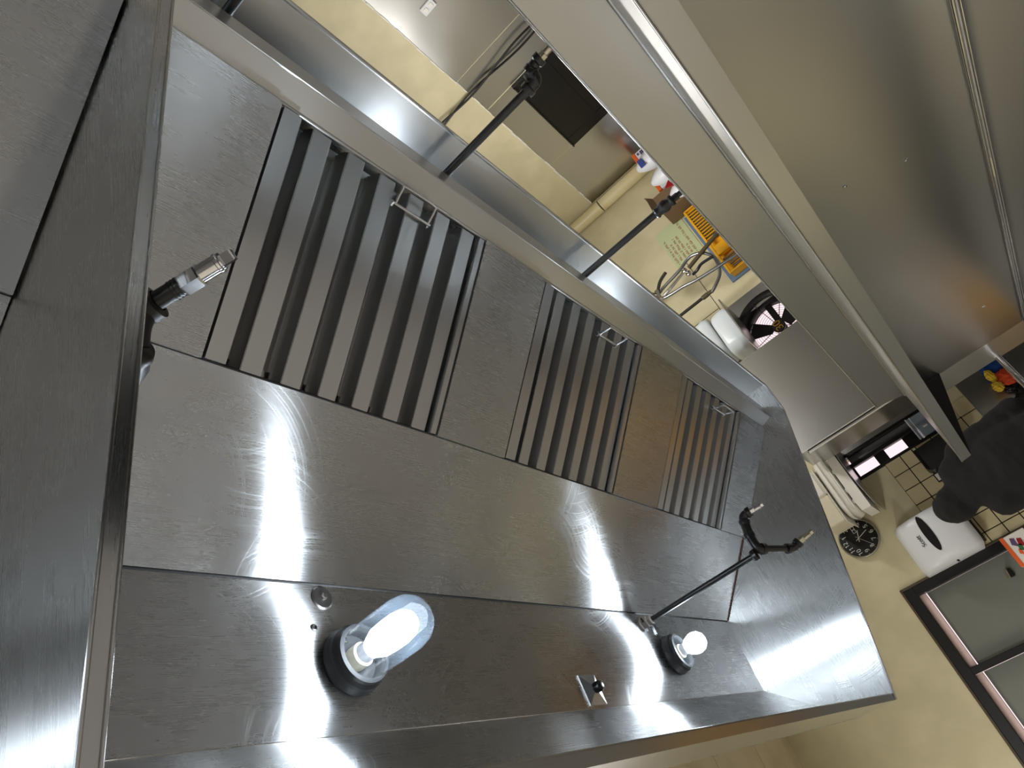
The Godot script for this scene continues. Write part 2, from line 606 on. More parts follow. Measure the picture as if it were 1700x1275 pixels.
func sheets(h: Node3D, x0: float, x1: float, blanks: Array) -> void:
	var st := mb()
	# seam gap left between the sheets
	strip(st, x0, x1, PJ + Vector2(-0.0015, 0.0015), PF)
	part("sloped_panel", st, M.steel, h)
	st = mb()
	strip(st, x0, x1, PC, PJ + Vector2(0.002, -0.002))
	part("canopy_ceiling", st, M.steel, h)
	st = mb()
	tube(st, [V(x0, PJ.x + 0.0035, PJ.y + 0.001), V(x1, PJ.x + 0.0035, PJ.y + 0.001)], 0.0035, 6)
	part("shade_or_sealant_bead", st, M.seam_shade, h, "dark strip painted for the shade in the seam between ceiling and sloped panel")  # dark strip stands in for the shade inside the open seam
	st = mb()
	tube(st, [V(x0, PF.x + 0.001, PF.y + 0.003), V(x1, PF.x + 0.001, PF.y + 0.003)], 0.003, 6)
	part("shade_or_sealant_bead", st, M.seam_shade, h, "dark strip painted for the shade in the gap above the filters")  # shade of the gap along the filter tops, drawn as a strip
	st = mb()
	strip(st, x0, x1, PN, PC + Vector2(0.0, -0.001))
	part("front_slope", st, M.steel, h)
	st = mb()
	strip(st, x0, x1, Vector2(0.549, 0.114), PN + Vector2(0, 0.002), 0.003)
	box(st, V((x0 + x1) / 2, 0.551, 0.122), Vector3(x1 - x0, 0.004, 0.018), 0.001)
	tube(st, [V(x0, 0.553, 0.131), V(x1, 0.553, 0.131)], 0.0035, 8)
	part("front_lip", st, M.steel_shiny, h)
	st = mb()
	# gutter under the filters
	strip(st, x0, x1, Vector2(0.373, 1.135), Vector2(0.414, 1.118), 0.002)
	strip(st, x0, x1, Vector2(0.372, 1.184), Vector2(0.372, 1.134), 0.002)
	strip(st, x0, x1, Vector2(0.40, 1.186), Vector2(0.372, 1.184), 0.002)
	tube(st, [V(x0, 0.4155, 1.1165), V(x1, 0.4155, 1.1165)], 0.0035, 8)
	part("grease_gutter", st, M.steel_shiny, h)
	st = mb()
	plate(st, V(x1, 0.314, 1.26), V(x0, 0.314, 1.26), V(x0, 1.0, 1.26), V(x1, 1.0, 1.26), 0.003)
	tube(st, [V(x0, 0.316, 1.259), V(x1, 0.316, 1.259)], 0.004, 8)
	part("back_panel", st, M.steel_shiny, h)
	st = mb()
	plate(st, V(x0, 0.40, 1.172), V(x1, 0.40, 1.172), V(x1, 1.0, 1.172), V(x0, 1.0, 1.172), 0.002)
	part("added_plenum_sheet", st, M.steel_plain, h)  # unseen sheet added so bulb light stays out of the filter space
	st = mb()
	box(st, V((x0 + x1) / 2, 1.0, 0.78), Vector3(x1 - x0, 0.004, 0.98))
	part("top_panel", st, M.steel_plain, h)
	var t := (PF - PT).normalized()
	for b in blanks:
		st = mb()
		var lo: Vector2 = PT + t * 0.006
		var hi: Vector2 = PF - t * 0.002
		plate(st, V(b[0] + 0.002, lo.x, lo.y), V(b[1] - 0.002, lo.x, lo.y), V(b[1] - 0.002, hi.x, hi.y), V(b[0] + 0.002, hi.x, hi.y), 0.012)
		part("blank_panel", st, M.steel_plain, h)

const BAYS := [[0.492, 1.0], [1.222, 1.702], [1.968, 2.458]]

func hood() -> void:
	var h := thing("exhaust_hood", "long stainless steel exhaust hood lit by two bulbs, holding three baffle filters", "exhaust hood", V(1.48, 0.3, 0.7))
	sheets(h, HX0, HX1, [[HX0, BAYS[0][0]], [BAYS[0][1], BAYS[1][0]], [BAYS[1][1], BAYS[2][0]], [BAYS[2][1], HX1]])
	var e := end_outline()
	var toX := Basis(Vector3(0, 0, 1), Vector3(0, 1, 0), Vector3(-1, 0, 0))
	var st := mb()
	endpanel(st, HX1, -1.0)
	hem(st, HX1 + 0.001, 0.004)
	part("end_panel", st, M.steel_end, h, "end panel of the hood with a sloping lower edge")
	st = mb()
	prism(st, e, 0.017, Transform3D(toX, V(HX0, 0, 0)))
	hem(st, HX0 - 0.0005, 0.002)
	hem(st, HX0 - 0.0165, 0.002)
	part("partition", st, M.steel_plain, h, "dark partition between the two hoods")
	st = mb()
	tube(st, [V(HX1 - 0.002, PF.x, PF.y), V(HX1 - 0.002, PJ.x - 0.002, PJ.y + 0.002)], 0.0035, 8)
	part("shade_or_sealant_bead", st, M.rust, h, "rusty brown sealant bead along the corner")
	# the neighbouring hood, of which a corner shows
	var k := thing("exhaust_hood", "neighbouring exhaust hood beyond the dark partition", "exhaust hood", V(-1.0, 0.3, 0.7))
	sheets(k, -2.2, 0.243, [[-2.2, 0.243]])
	st = mb()
	endpanel(st, -2.2, 1.0)
	part("end_panel", st, M.steel_end, k)

# end panel with u along z so that the brushing runs level
func endpanel(st: SurfaceTool, x: float, side: float) -> void:
	var e := end_outline()
	prism(st, e, 0.003, Transform3D(Basis(Vector3(0, 0, 1), Vector3(0, 1, 0), Vector3(-1, 0, 0)), V(x + (0.003 if side < 0 else 0.0), 0, 0)))

# ------------------------------------------------------------------ baffle filters
func filters() -> void:
	var t := Vector3(0, PF.x - PT.x, PF.y - PT.y).normalized()       # up the slope
	var n := Vector3(1, 0, 0).cross(t).normalized()                  # out of the filter, towards the cook
	if n.y > 0:
		n = -n
	var long := (PF - PT).length()
	var names := ["baffle filter in the bay beside the dark partition, wire handle hanging flat", "middle baffle filter between two plain steel panels", "baffle filter in the bay beside the hood's end panel"]
	for f in 3:
		var x0: float = BAYS[f][0] + 0.004
		var x1: float = BAYS[f][1] - 0.003
		var base := V((x0 + x1) / 2, PT.x + 0.004, PT.y - 0.004)
		var o := thing("baffle_filter", "stainless steel " + names[f], "filter", base, "hood grease filters")
		var P := func(x: float, s: float, d: float) -> Vector3: return V(x, PT.x, PT.y) + t * s + n * d
		var st := mb()
		# frame: wide left strip, narrow right strip, ends
		var wl := 0.034
		var wr := 0.014
		for q in [[x0, x0 + wl], [x1 - wr, x1]]:
			plate(st, P.call(q[1], 0.010, -0.002), P.call(q[1], long - 0.004, -0.002), P.call(q[0], long - 0.004, -0.002), P.call(q[0], 0.010, -0.002), 0.012)
		plate(st, P.call(x0, 0.004, -0.044), P.call(x1, 0.004, -0.044), P.call(x1, 0.020, -0.044), P.call(x0, 0.020, -0.044), 0.004)
		plate(st, P.call(x0, long - 0.02, -0.044), P.call(x1, long - 0.02, -0.044), P.call(x1, long - 0.002, -0.044), P.call(x0, long - 0.002, -0.044), 0.004)
		part("frame", st, M.steel_filter, o)
		var pitch := (x1 - x0 - wl - wr) / 6.0
		for k in 7:
			# inverted channel behind each gap between the front baffles
			st = mb()
			var rc := x0 + wl + pitch * (k + 0.16)
			var rh := pitch * 0.30
			var b := [P.call(rc - rh, 0, -0.024), P.call(rc - rh + 0.004, 0, -0.047), P.call(rc + rh - 0.004, 0, -0.047), P.call(rc + rh, 0, -0.024)]
			for e in 3:
				plate(st, b[e + 1] + t * 0.008, b[e + 1] + t * (long - 0.003), b[e] + t * (long - 0.003), b[e] + t * 0.008, 0.0015)
			part("rear_baffle", st, M.steel_filter, o)
		for k in 6:
			st = mb()
			var c := x0 + wl + pitch * (k + 0.66)
			var hw := pitch * 0.235
			var fl := 0.004
			var s0 := 0.008
			var s1 := long - 0.003
			# hat section: flat face, two flanks folded back
			var a := [P.call(c - hw - fl, 0, -0.027), P.call(c - hw, 0, -0.003), P.call(c + hw, 0, -0.003), P.call(c + hw + fl, 0, -0.027)]
			for e in 3:
				plate(st, a[e + 1] + t * s0, a[e + 1] + t * s1, a[e] + t * s1, a[e] + t * s0, 0.0015)
			part("baffle", st, M.steel_filter, o)
		# drop handle near the lower end
		st = mb()
		var hc := x0 + wl + pitch * 3.55 + (0.0 if f == 0 else 0.02)
		var hw2 := 0.043
		var tilt: float = [0.35, 1.0, 1.25][f]
		var out := (t * -1.0 * cos(tilt) + n * sin(tilt)) * 0.037
		var b0: Vector3 = P.call(hc - hw2, 0.048, 0.006)
		var b1: Vector3 = P.call(hc + hw2, 0.048, 0.006)
		tube(st, curve([b0, b0 + out * 0.82, b0 + out + Vector3(0.007, 0, 0), b1 + out - Vector3(0.007, 0, 0), b1 + out * 0.82, b1], 5), 0.003, 10)
		tube(st, [b0 - Vector3(0.003, 0, 0), b1 + Vector3(0.003, 0, 0)], 0.0034, 10)
		var hd := part("handle", st, M.chrome, o, "chrome wire drop handle")
		for q in [b0, b1]:
			st = mb()
			box(st, q + Vector3(0.004 if q == b1 else -0.004, 0, 0) - n * 0.004, Vector3(0.006, 0.012, 0.012), 0.002)
			part("hinge_lug", st, M.chrome, hd)

# ------------------------------------------------------------------ fittings on the canopy ceiling
func hood_fittings() -> void:
	var down := func(x: float, z: float, y := 0.922) -> Transform3D: return Transform3D(Basis(Vector3(1, 0, 0), Vector3(0, -1, 0), Vector3(0, 0, -1)), V(x, y, z))
	# round blanking plug
	var t := thing("blanking_plug", "round steel blanking plug with a hex screw beside the jar lamp", "plug", V(0.827, 0.915, 0.537))
	var st := mb()
	lathe(st, [Vector2(0.0225, 0.0), Vector2(0.0225, 0.002), Vector2(0.0195, 0.004), Vector2(0.0, 0.0045)], down.call(0.827, 0.537), 28)
	part("disc", st, M.steel_dark, t)
	st = mb()
	lathe(st, [Vector2(0.0065, 0.004), Vector2(0.0065, 0.009), Vector2(0.004, 0.011), Vector2(0.0, 0.011)], down.call(0.827, 0.537), 6)
	part("screw", st, M.chrome, t)
	st = mb()
	lathe(st, [Vector2(0.006, 0.0), Vector2(0.006, 0.002), Vector2(0.004, 0.003), Vector2(0.004, 0.0005), Vector2(0.0, 0.0005)], down.call(0.798, 0.481), 16)
	solo("rivet", st, M.steel_dark, "tiny round rivet in the canopy ceiling near the jar lamp", "rivet")
	# square cover plate folded along its diagonals, with a black knob
	t = thing("cover_plate", "square folded steel cover plate with a black knob on the canopy ceiling", "cover plate", V(1.583, 0.918, 0.347))
	st = mb()
	var c := [V(1.545, 0.92, 0.383), V(1.618, 0.92, 0.383), V(1.624, 0.92, 0.311), V(1.551, 0.92, 0.311)]
	var mid := V(1.585, 0.909, 0.347)
	for k in 4:
		tri(st, c[k], c[(k + 1) % 4], mid)
		quad(st, c[(k + 1) % 4], c[k], c[k] + Vector3(0, 0.004, 0), c[(k + 1) % 4] + Vector3(0, 0.004, 0))
	part("plate", st, M.steel_shiny, t)
	st = mb()
	lathe(st, [Vector2(0.010, 0.0), Vector2(0.013, 0.004), Vector2(0.013, 0.018), Vector2(0.010, 0.022), Vector2(0.0, 0.022)], down.call(1.585, 0.347, 0.914), 18, true)
	part("knob", st, M.black_plastic, t)
	# small hanger bracket beside the rear drop pipe
	t = thing("eye_bracket", "small shiny eye bracket beside the black drop pipe", "bracket", V(2.075, 0.92, 0.515))
	st = mb()
	prism(st, round_rect(0.018, 0.05, 0.008), 0.003, Transform3D(Basis(Vector3(1, 0, 0), Vector3(0, 0, 1), Vector3(0, -1, 0)), V(2.075, 0.921, 0.515)))
	part("plate", st, M.chrome, t)
	st = mb()
	lathe(st, [Vector2(0.006, 0.0), Vector2(0.006, 0.006), Vector2(0.0, 0.007)], down.call(2.075, 0.508, 0.918), 12)
	part("screw", st, M.steel_dark, t)

# ------------------------------------------------------------------ lamps
func lamps() -> void:
	var down := Basis(Vector3(1, 0, 0), Vector3(0, -1, 0), Vector3(0, 0, -1))
	for k in 4:
		var at: Vector3 = [V(0.862, 0.922, 0.420), V(2.108, 0.922, 0.431), V(-0.38, 0.922, 0.42), V(-1.62, 0.922, 0.42)][k]
		var xf := Transform3D(down, at)
		var t := thing("hood_lamp", ["hood lamp with a clear glass jar over its glowing bulb", "hood lamp with a bare glowing bulb and no jar", "bare hood lamp under the neighbouring hood, next to the partition", "bare hood lamp under the far end of the neighbouring hood"][k], "lamp", at, "lamps under the hood")
		var st := mb()
		lathe(st, [Vector2(0.0, 0.0), Vector2(0.058, 0.0), Vector2(0.060, 0.006), Vector2(0.057, 0.016), Vector2(0.057, 0.024), Vector2(0.052, 0.030), Vector2(0.0515, 0.038), Vector2(0.045, 0.040), Vector2(0.043, 0.030), Vector2(0.043, 0.012), Vector2(0.0, 0.012)], xf, 40)
		var base := part("base_ring", st, M.plastic_grey, t)
		for q in 3:
			st = mb()
			var a := TAU * q / 3
			box(st, xf * Vector3(0.036 * cos(a), 0.016, 0.036 * sin(a)), Vector3(0.010, 0.008, 0.010), 0.002)
			part("retaining_clip", st, M.chrome, base)
		st = mb()
		lathe(st, [Vector2(0.0, 0.012), Vector2(0.021, 0.012), Vector2(0.021, 0.034), Vector2(0.017, 0.036), Vector2(0.0, 0.036)], xf, 24)
		part("socket", st, M.cream, t)
		st = mb()
		if k == 0:
			lathe(st, [Vector2(0.014, 0.034), Vector2(0.015, 0.052), Vector2(0.021, 0.064), Vector2(0.026, 0.078), Vector2(0.0275, 0.10), Vector2(0.0275, 0.125), Vector2(0.025, 0.142), Vector2(0.018, 0.154), Vector2(0.009, 0.159), Vector2(0.0, 0.160)], xf, 28, true)
		else:
			lathe(st, [Vector2(0.013, 0.034), Vector2(0.014, 0.048), Vector2(0.024, 0.060), Vector2(0.031, 0.078), Vector2(0.0315, 0.088), Vector2(0.028, 0.102), Vector2(0.018, 0.113), Vector2(0.008, 0.117), Vector2(0.0, 0.118)], xf, 28, true)
		part("bulb", st, M.bulb, t)
		st = mb()
		lathe(st, [Vector2(0.0, 0.03), Vector2(0.0165, 0.03), Vector2(0.0175, 0.052 if k > 0 else 0.056), Vector2(0.0, 0.0525 if k > 0 else 0.0565)], xf, 24)
		part("bulb_collar", st, M.white_plastic, t)
		if k == 0:
			st = mb()
			lathe(st, [Vector2(0.0475, 0.030), Vector2(0.0475, 0.036), Vector2(0.0455, 0.039), Vector2(0.0475, 0.042), Vector2(0.0475, 0.046), Vector2(0.0455, 0.050), Vector2(0.0465, 0.056), Vector2(0.047, 0.10), Vector2(0.0465, 0.142), Vector2(0.042, 0.162), Vector2(0.032, 0.176), Vector2(0.017, 0.184), Vector2(0.0, 0.186)], xf, 36, true)
			part("glass_jar", st, M.glass_jar, t, "clear glass jar screwed over the bulb")
		var l := OmniLight3D.new()
		l.name = "bulb_glow"
		l.light_energy = [0.145, 0.125, 0.125, 0.10][k]
		l.light_color = Color(0.90, 0.95, 1.0)
		l.light_size = 0.026
		l.omni_range = 12.0
		l.omni_attenuation = 2.0
		l.shadow_enabled = true
		t.add_child(l, true)
		l.position = Vector3(0, -0.11 if k == 0 else -0.085, 0)

# two unseen bulbs added behind the filters to light the back panel
func added_rear_bulbs() -> void:
	for k in 2:
		var at := V([1.0, 2.15][k], 0.80, 1.215)
		var t := thing("added_rear_bulb", "small unseen bulb added behind the filters to light the back panel", "bulb", at + Vector3(0, 0.06, 0), "bulbs added behind the filters")
		var xf := Transform3D(Basis(Vector3(1, 0, 0), Vector3(0, -1, 0), Vector3(0, 0, -1)), at + Vector3(0, 0.06, 0))
		var st := mb()
		lathe(st, [Vector2(0.012, 0.02), Vector2(0.022, 0.045), Vector2(0.025, 0.06), Vector2(0.020, 0.078), Vector2(0.0, 0.086)], xf, 20, true)
		part("bulb", st, M.bulb, t)
		st = mb()
		lathe(st, [Vector2(0.016, -0.138), Vector2(0.016, 0.022), Vector2(0.0, 0.022)], xf, 16)
		part("stem", st, M.white_plastic, t)
		var l := OmniLight3D.new()
		l.name = "bulb_glow"
		l.light_energy = 0.75
		l.light_color = Color(0.90, 0.95, 1.0)
		l.light_size = 0.02
		l.omni_range = 12.0
		l.omni_attenuation = 2.0
		l.shadow_enabled = true
		t.add_child(l, true)
		l.position = Vector3(0, -0.06, 0)

# ------------------------------------------------------------------ fire suppression drops
func nozzle(t: Node3D, at: Vector3, dir: Vector3, s := 1.0, m: Material = null) -> void:
	m = m if m else M.chrome
	var xf := along(at, dir)
	var st := mb()
	lathe(st, [Vector2(0.0, 0.0), Vector2(0.0135 * s, 0.0), Vector2(0.0145 * s, 0.002 * s), Vector2(0.0145 * s, 0.022 * s), Vector2(0.0135 * s, 0.024 * s), Vector2(0.0, 0.024 * s)], xf, 6)
	var b := part("nozzle_nut", st, m, t, "hexagonal nozzle nut")
	st = mb()
	lathe(st, [Vector2(0.0112 * s, 0.023 * s), Vector2(0.0112 * s, 0.046 * s), Vector2(0.0122 * s, 0.047 * s), Vector2(0.0122 * s, 0.050 * s), Vector2(0.0105 * s, 0.051 * s), Vector2(0.0105 * s, 0.053 * s), Vector2(0.0, 0.053 * s)], xf, 24)
	part("nozzle_body", st, m, b)
	st = mb()
	lathe(st, [Vector2(0.0, 0.053 * s), Vector2(0.0085 * s, 0.053 * s), Vector2(0.009 * s, 0.055 * s), Vector2(0.009 * s, 0.066 * s), Vector2(0.008 * s, 0.068 * s), Vector2(0.0, 0.068 * s)], xf, 4)
	part("nozzle_tip", st, m, b)

func elbow(st: SurfaceTool, a: Vector3, corner: Vector3, b: Vector3, r: float) -> void:
	# swelling elbow with collars at both ends
	tube(st, curve([a, a.lerp(corner, 0.6), corner.lerp((a + b) / 2, 0.25), b.lerp(corner, 0.6), b], 5), r, 14)
	for q in [[a, corner], [b, corner]]:
		var d: Vector3 = (q[1] - q[0]).normalized()
		lathe(st, [Vector2(0.0, -0.002), Vector2(r * 1.22, -0.002), Vector2(r * 1.25, 0.001), Vector2(r * 1.25, 0.009), Vector2(r, 0.012)], along(q[0], d), 18)

func pipes() -> void:
	var g := "fire suppression drop pipes"
	# drop pipes hanging between gutter and back panel
	var spec := [[0.385, 0.10, "black drop pipe hanging beside the partition in front of the bright back panel", 0], [0.888, 0.10, "black drop pipe with an angled elbow and nickel nozzle behind the gutter", 1], [1.425, 0.10, "black drop pipe with a plain black nozzle behind the gutter", 2]]
	for s in spec:
		var x: float = s[0]
		var t := thing("suppression_pipe", s[2], "pipe", V(x, 0.6, 1.213), g)
		var st := mb()
		var low := 0.145 if s[3] == 1 else (0.138 if s[3] == 2 else -0.1)
		tube(st, [V(x, 0.99, 1.213), V(x, low, 1.213)], 0.0088, 16)
		part("pipe", st, M.black_iron, t)
		st = mb()
		if s[3] == 1:
			elbow(st, V(x, 0.147, 1.213), V(x, 0.118, 1.213), V(x - 0.012, 0.120, 1.232), 0.0125)
			elbow(st, V(x - 0.012, 0.120, 1.232), V(x - 0.014, 0.098, 1.236), V(x - 0.014, 0.088, 1.236), 0.0115)
			part("elbow", st, M.black_iron, t)
			nozzle(t, V(x - 0.014, 0.092, 1.236), Vector3(0.0, -1, 0.02), 0.68, M.brass_nickel)
		elif s[3] == 2:
			lathe(st, [Vector2(0.0, 0.0), Vector2(0.013, 0.0), Vector2(0.015, 0.006), Vector2(0.012, 0.012), Vector2(0.0165, 0.022), Vector2(0.0165, 0.034), Vector2(0.012, 0.044), Vector2(0.0145, 0.048), Vector2(0.0145, 0.056), Vector2(0.0, 0.058)], Transform3D(Basis(Vector3(1, 0, 0), Vector3(0, -1, 0), Vector3(0, 0, -1)), V(x, 0.142, 1.213)), 18, true)
			part("coupling", st, M.black_iron, t)
			nozzle(t, V(x, 0.086, 1.213), Vector3(0.02, -1, 0), 0.62, M.black_iron)
		else:
			nozzle(t, V(x, low, 1.213), Vector3(0, -1, 0), 0.8)
	# the drop with two nozzles under the canopy ceiling
	var t := thing("suppression_pipe", "black drop pipe forking into two shiny nozzles near the end panel", "pipe", V(2.0, 0.92, 0.525), g)
	var st := mb()
	tube(st, [V(2.0, 0.918, 0.525), V(2.0, 0.515, 0.53)], 0.0082, 16)
	part("pipe", st, M.black_iron, t)
	st = mb()
	lathe(st, [Vector2(0.0, 0.0), Vector2(0.026, 0.0), Vector2(0.026, 0.006), Vector2(0.019, 0.008), Vector2(0.019, 0.024), Vector2(0.0155, 0.026), Vector2(0.0155, 0.036), Vector2(0.010, 0.040)], Transform3D(Basis(Vector3(1, 0, 0), Vector3(0, -1, 0), Vector3(0, 0, -1)), V(2.0, 0.9215, 0.525)), 6)
	part("ceiling_gland", st, M.chrome, t, "chrome hexagonal gland at the ceiling")
	st = mb()
	var j := V(2.005, 0.503, 0.542)
	lathe(st, [Vector2(0.0, 0.0), Vector2(0.014, 0.0), Vector2(0.016, 0.004), Vector2(0.016, 0.014), Vector2(0.0, 0.018)], along(V(2.0, 0.528, 0.53), Vector3(0, -1, 0.05)), 18)
	var eL := V(2.0, 0.498, 0.617)
	var eR := V(2.10, 0.456, 0.526)
	tube(st, curve([j + Vector3(0.02, -0.010, -0.006), j, V(2.0, 0.505, 0.575), eL], 6), 0.0135, 16)
	for q in [j + Vector3(0.014, -0.007, -0.004), V(2.0, 0.505, 0.583)]:
		lathe(st, [Vector2(0.0, -0.007), Vector2(0.016, -0.007), Vector2(0.0165, 0.0), Vector2(0.016, 0.007), Vector2(0.0, 0.007)], along(q, (eR - j) if q.x > 2.004 else Vector3(0, 0, 1)), 18)
	part("tee", st, M.black_iron, t)
	st = mb()
	elbow(st, eL, eL + Vector3(0.0, -0.006, 0.022), eL + Vector3(0.002, -0.03, 0.022), 0.0125)
	part("elbow", st, M.black_iron, t)
	nozzle(t, eL + Vector3(0.002, -0.030, 0.022), Vector3(0.14, -1, 0.02), 0.62)
	st = mb()
	tube(st, [j + Vector3(0.015, -0.008, -0.003), eR], 0.0095, 14)
	part("arm", st, M.black_iron, t)
	st = mb()
	elbow(st, eR, eR + Vector3(0.022, -0.012, -0.002), eR + Vector3(0.026, -0.034, 0.006), 0.0120)
	part("elbow", st, M.black_iron, t)
	nozzle(t, eR + Vector3(0.026, -0.034, 0.006), Vector3(0.16, -1, 0.18), 0.72, M.brass_nickel)
	# the large nozzle by the partition
	var tip := V(0.3305, 0.403, 0.6185)
	var foot := V(0.2935, 0.492, 0.607)
	var d := (tip - foot).normalized()
	t = thing("suppression_nozzle", "shiny nozzle on a short dark pipe and brown elbow beside the partition", "nozzle", V(0.31, 0.9, 0.57), g)
	st = mb()
	tube(st, [V(0.29, 0.918, 0.566), V(0.29, 0.575, 0.566)], 0.010, 14)
	part("pipe", st, M.brown_iron, t)
	st = mb()
	lathe(st, [Vector2(0.0, 0.0), Vector2(0.016, 0.0), Vector2(0.019, 0.006), Vector2(0.018, 0.014), Vector2(0.0225, 0.024), Vector2(0.0245, 0.04), Vector2(0.0225, 0.056), Vector2(0.018, 0.064), Vector2(0.019, 0.07), Vector2(0.016, 0.078), Vector2(0.0, 0.08)], Transform3D(Basis(Vector3(1, 0, 0), Vector3(0, -1, 0), Vector3(0, 0, -1)), V(0.291, 0.588, 0.562)), 24, true)
	part("union", st, M.brown_iron, t)
	st = mb()
	tube(st, curve([V(0.291, 0.515, 0.566), V(0.288, 0.503, 0.585), foot], 5), 0.012, 14)
	lathe(st, [Vector2(0.0, -0.008), Vector2(0.018, -0.008), Vector2(0.0195, -0.002), Vector2(0.019, 0.008), Vector2(0.012, 0.010)], along(foot, d), 20)
	part("elbow", st, M.brown_iron, t)
	st = mb()
	tube(st, [foot, foot + d * 0.042], 0.0105, 18)
	for k in 4:
		tube(st, [foot + d * (0.028 + k * 0.004), foot + d * (0.0298 + k * 0.004)], 0.0112, 18)
	part("nipple", st, M.black_iron, t)
	nozzle(t, foot + d * 0.040, d, 0.92)

# ------------------------------------------------------------------ range with high shelf
func cooking_range() -> void:
	var zr := 1.14
	var zs := 0.79
	var xe := 3.37
	var x0 := -1.2
	var t := thing("cooking_range", "stainless steel range with a tall back panel and high shelf", "range", V(1.1, -1.5, 0.8))
	var st := mb()
	plate(st, V(xe, -0.6, zr), V(x0, -0.6, zr), V(x0, -0.062, zr), V(xe, -0.062, zr), 0.004)
	part("back_panel", st, M.steel_range, t)
	st = mb()
	# upstand above the shelf
	plate(st, V(xe - 0.02, -0.071, zr), V(x0, -0.071, zr), V(x0, 0.054, zr), V(xe - 0.08, 0.054, zr), 0.004)
	tube(st, [V(x0, 0.055, zr), V(xe - 0.08, 0.055, zr)], 0.003, 8)
	part("upstand", st, M.steel_range, t)
	st = mb()
	box(st, V((x0 + xe) / 2, -0.0705, (zr + zs) / 2), Vector3(xe - x0, 0.004, zr - zs), 0.0)
	tube(st, [V(x0, -0.0665, zr - 0.004), V(xe - 0.02, -0.0665, zr - 0.004)], 0.004, 8)
	part("shelf", st, M.steel_range, t)
	st = mb()
	plate(st, V(xe, -0.109, zs), V(x0, -0.109, zs), V(x0, -0.0685, zs), V(xe + 0.02, -0.0685, zs), 0.004)
	tube(st, [V(x0, -0.0685, zs + 0.001), V(xe + 0.02, -0.0685, zs + 0.001)], 0.0028, 8)
	part("shelf_lip", st, M.steel_range, t)
	st = mb()
	prism(st, PackedVector2Array([Vector2(zs + 0.005, -0.0735), Vector2(zs + 0.005, -0.112), Vector2(zr, -0.225), Vector2(zr, -0.0735)]), 0.006, Transform3D(FACE, V(xe - 0.004, 0, 0)))
	part("shelf_bracket", st, M.black_iron, t)
	for q in [[1.75, -0.25], [1.83, -0.405], [3.0, -0.47]]:
		st = mb()
		lathe(st, [Vector2(0.006, 0.0), Vector2(0.005, 0.003), Vector2(0.0, 0.004)], along(V(q[0], q[1], zr), Vector3(0, 0, -1)), 12)
		part("screw", st, M.chrome, t)
	st = mb()
	for y in [-0.592, -0.607]:
		tube(st, [V(x0, y, zr - 0.008), V(xe, y, zr - 0.008)], 0.005, 8)
	part("rear_rail", st, M.chrome, t)
	st = mb()
	box(st, V((x0 + xe) / 2, -0.63, 0.79), Vector3(xe - x0, 0.04, 0.69), 0.006)
	part("cooktop", st, M.black_iron, t)
	st = mb()
	box(st, V((x0 + xe) / 2, -0.609, 1.03), Vector3(xe - x0, 0.006, 0.21), 0.002)
	part("rear_ledge", st, M.steel_range, t)
	st = mb()
	box(st, V((x0 + xe) / 2, -1.03, 0.80), Vector3(xe - x0, 0.76, 0.66), 0.006)
	part("cabinet", st, M.steel_range, t)
	for k in 5:
		st = mb()
		var cx := x0 + 0.46 + k * 0.9
		box(st, V(cx, -1.05, 0.46), Vector3(0.8, 0.5, 0.03), 0.008)
		var d := part("oven_door", st, M.steel_range, t)
		st = mb()
		tube(st, [V(cx - 0.33, -0.85, 0.445), V(cx - 0.33, -0.85, 0.405), V(cx + 0.33, -0.85, 0.405), V(cx + 0.33, -0.85, 0.445)], 0.012, 10)
		part("handle", st, M.chrome, d)
	for k in 10:
		st = mb()
		var cx := x0 + 0.30 + (k / 2) * 0.9 + (k % 2) * 0.4
		for b in 5:
			box(st, V(cx - 0.15 + b * 0.075, -0.598, 0.66), Vector3(0.016, 0.024, 0.38), 0.003)
		for b in 3:
			box(st, V(cx, -0.6, 0.49 + b * 0.17), Vector3(0.34, 0.02, 0.016), 0.003)
		part("grate", st, M.black_iron, t)
	# steel post with rail at the end of the line
	t = thing("steel_post", "bright steel post standing at the end of the range, holding a chrome rail", "post", V(3.5, -1.5, 1.18))
	st = mb()
	box(st, V(3.505, -0.83, 1.18), Vector3(0.25, 1.32, 0.07), 0.006)
	part("post", st, M.steel_shiny, t)
	st = mb()
	tube(st, [V(3.61, -0.462, 1.147), V(3.61, -0.462, 0.55)], 0.0135, 16)
	part("rail", st, M.chrome, t, "chrome rail")

# ------------------------------------------------------------------ things on and by the end wall
func W(z: float, y: float, out := 0.0) -> Transform3D:
	return Transform3D(FACE, V(XW - out, y, z))

func end_wall_things() -> void:
	clock()
	dispenser()
	windows()
	fan()
	fridge()
	tubs()
	white_stack()
	spray_hose()
	signs_and_racks()
	clutter()

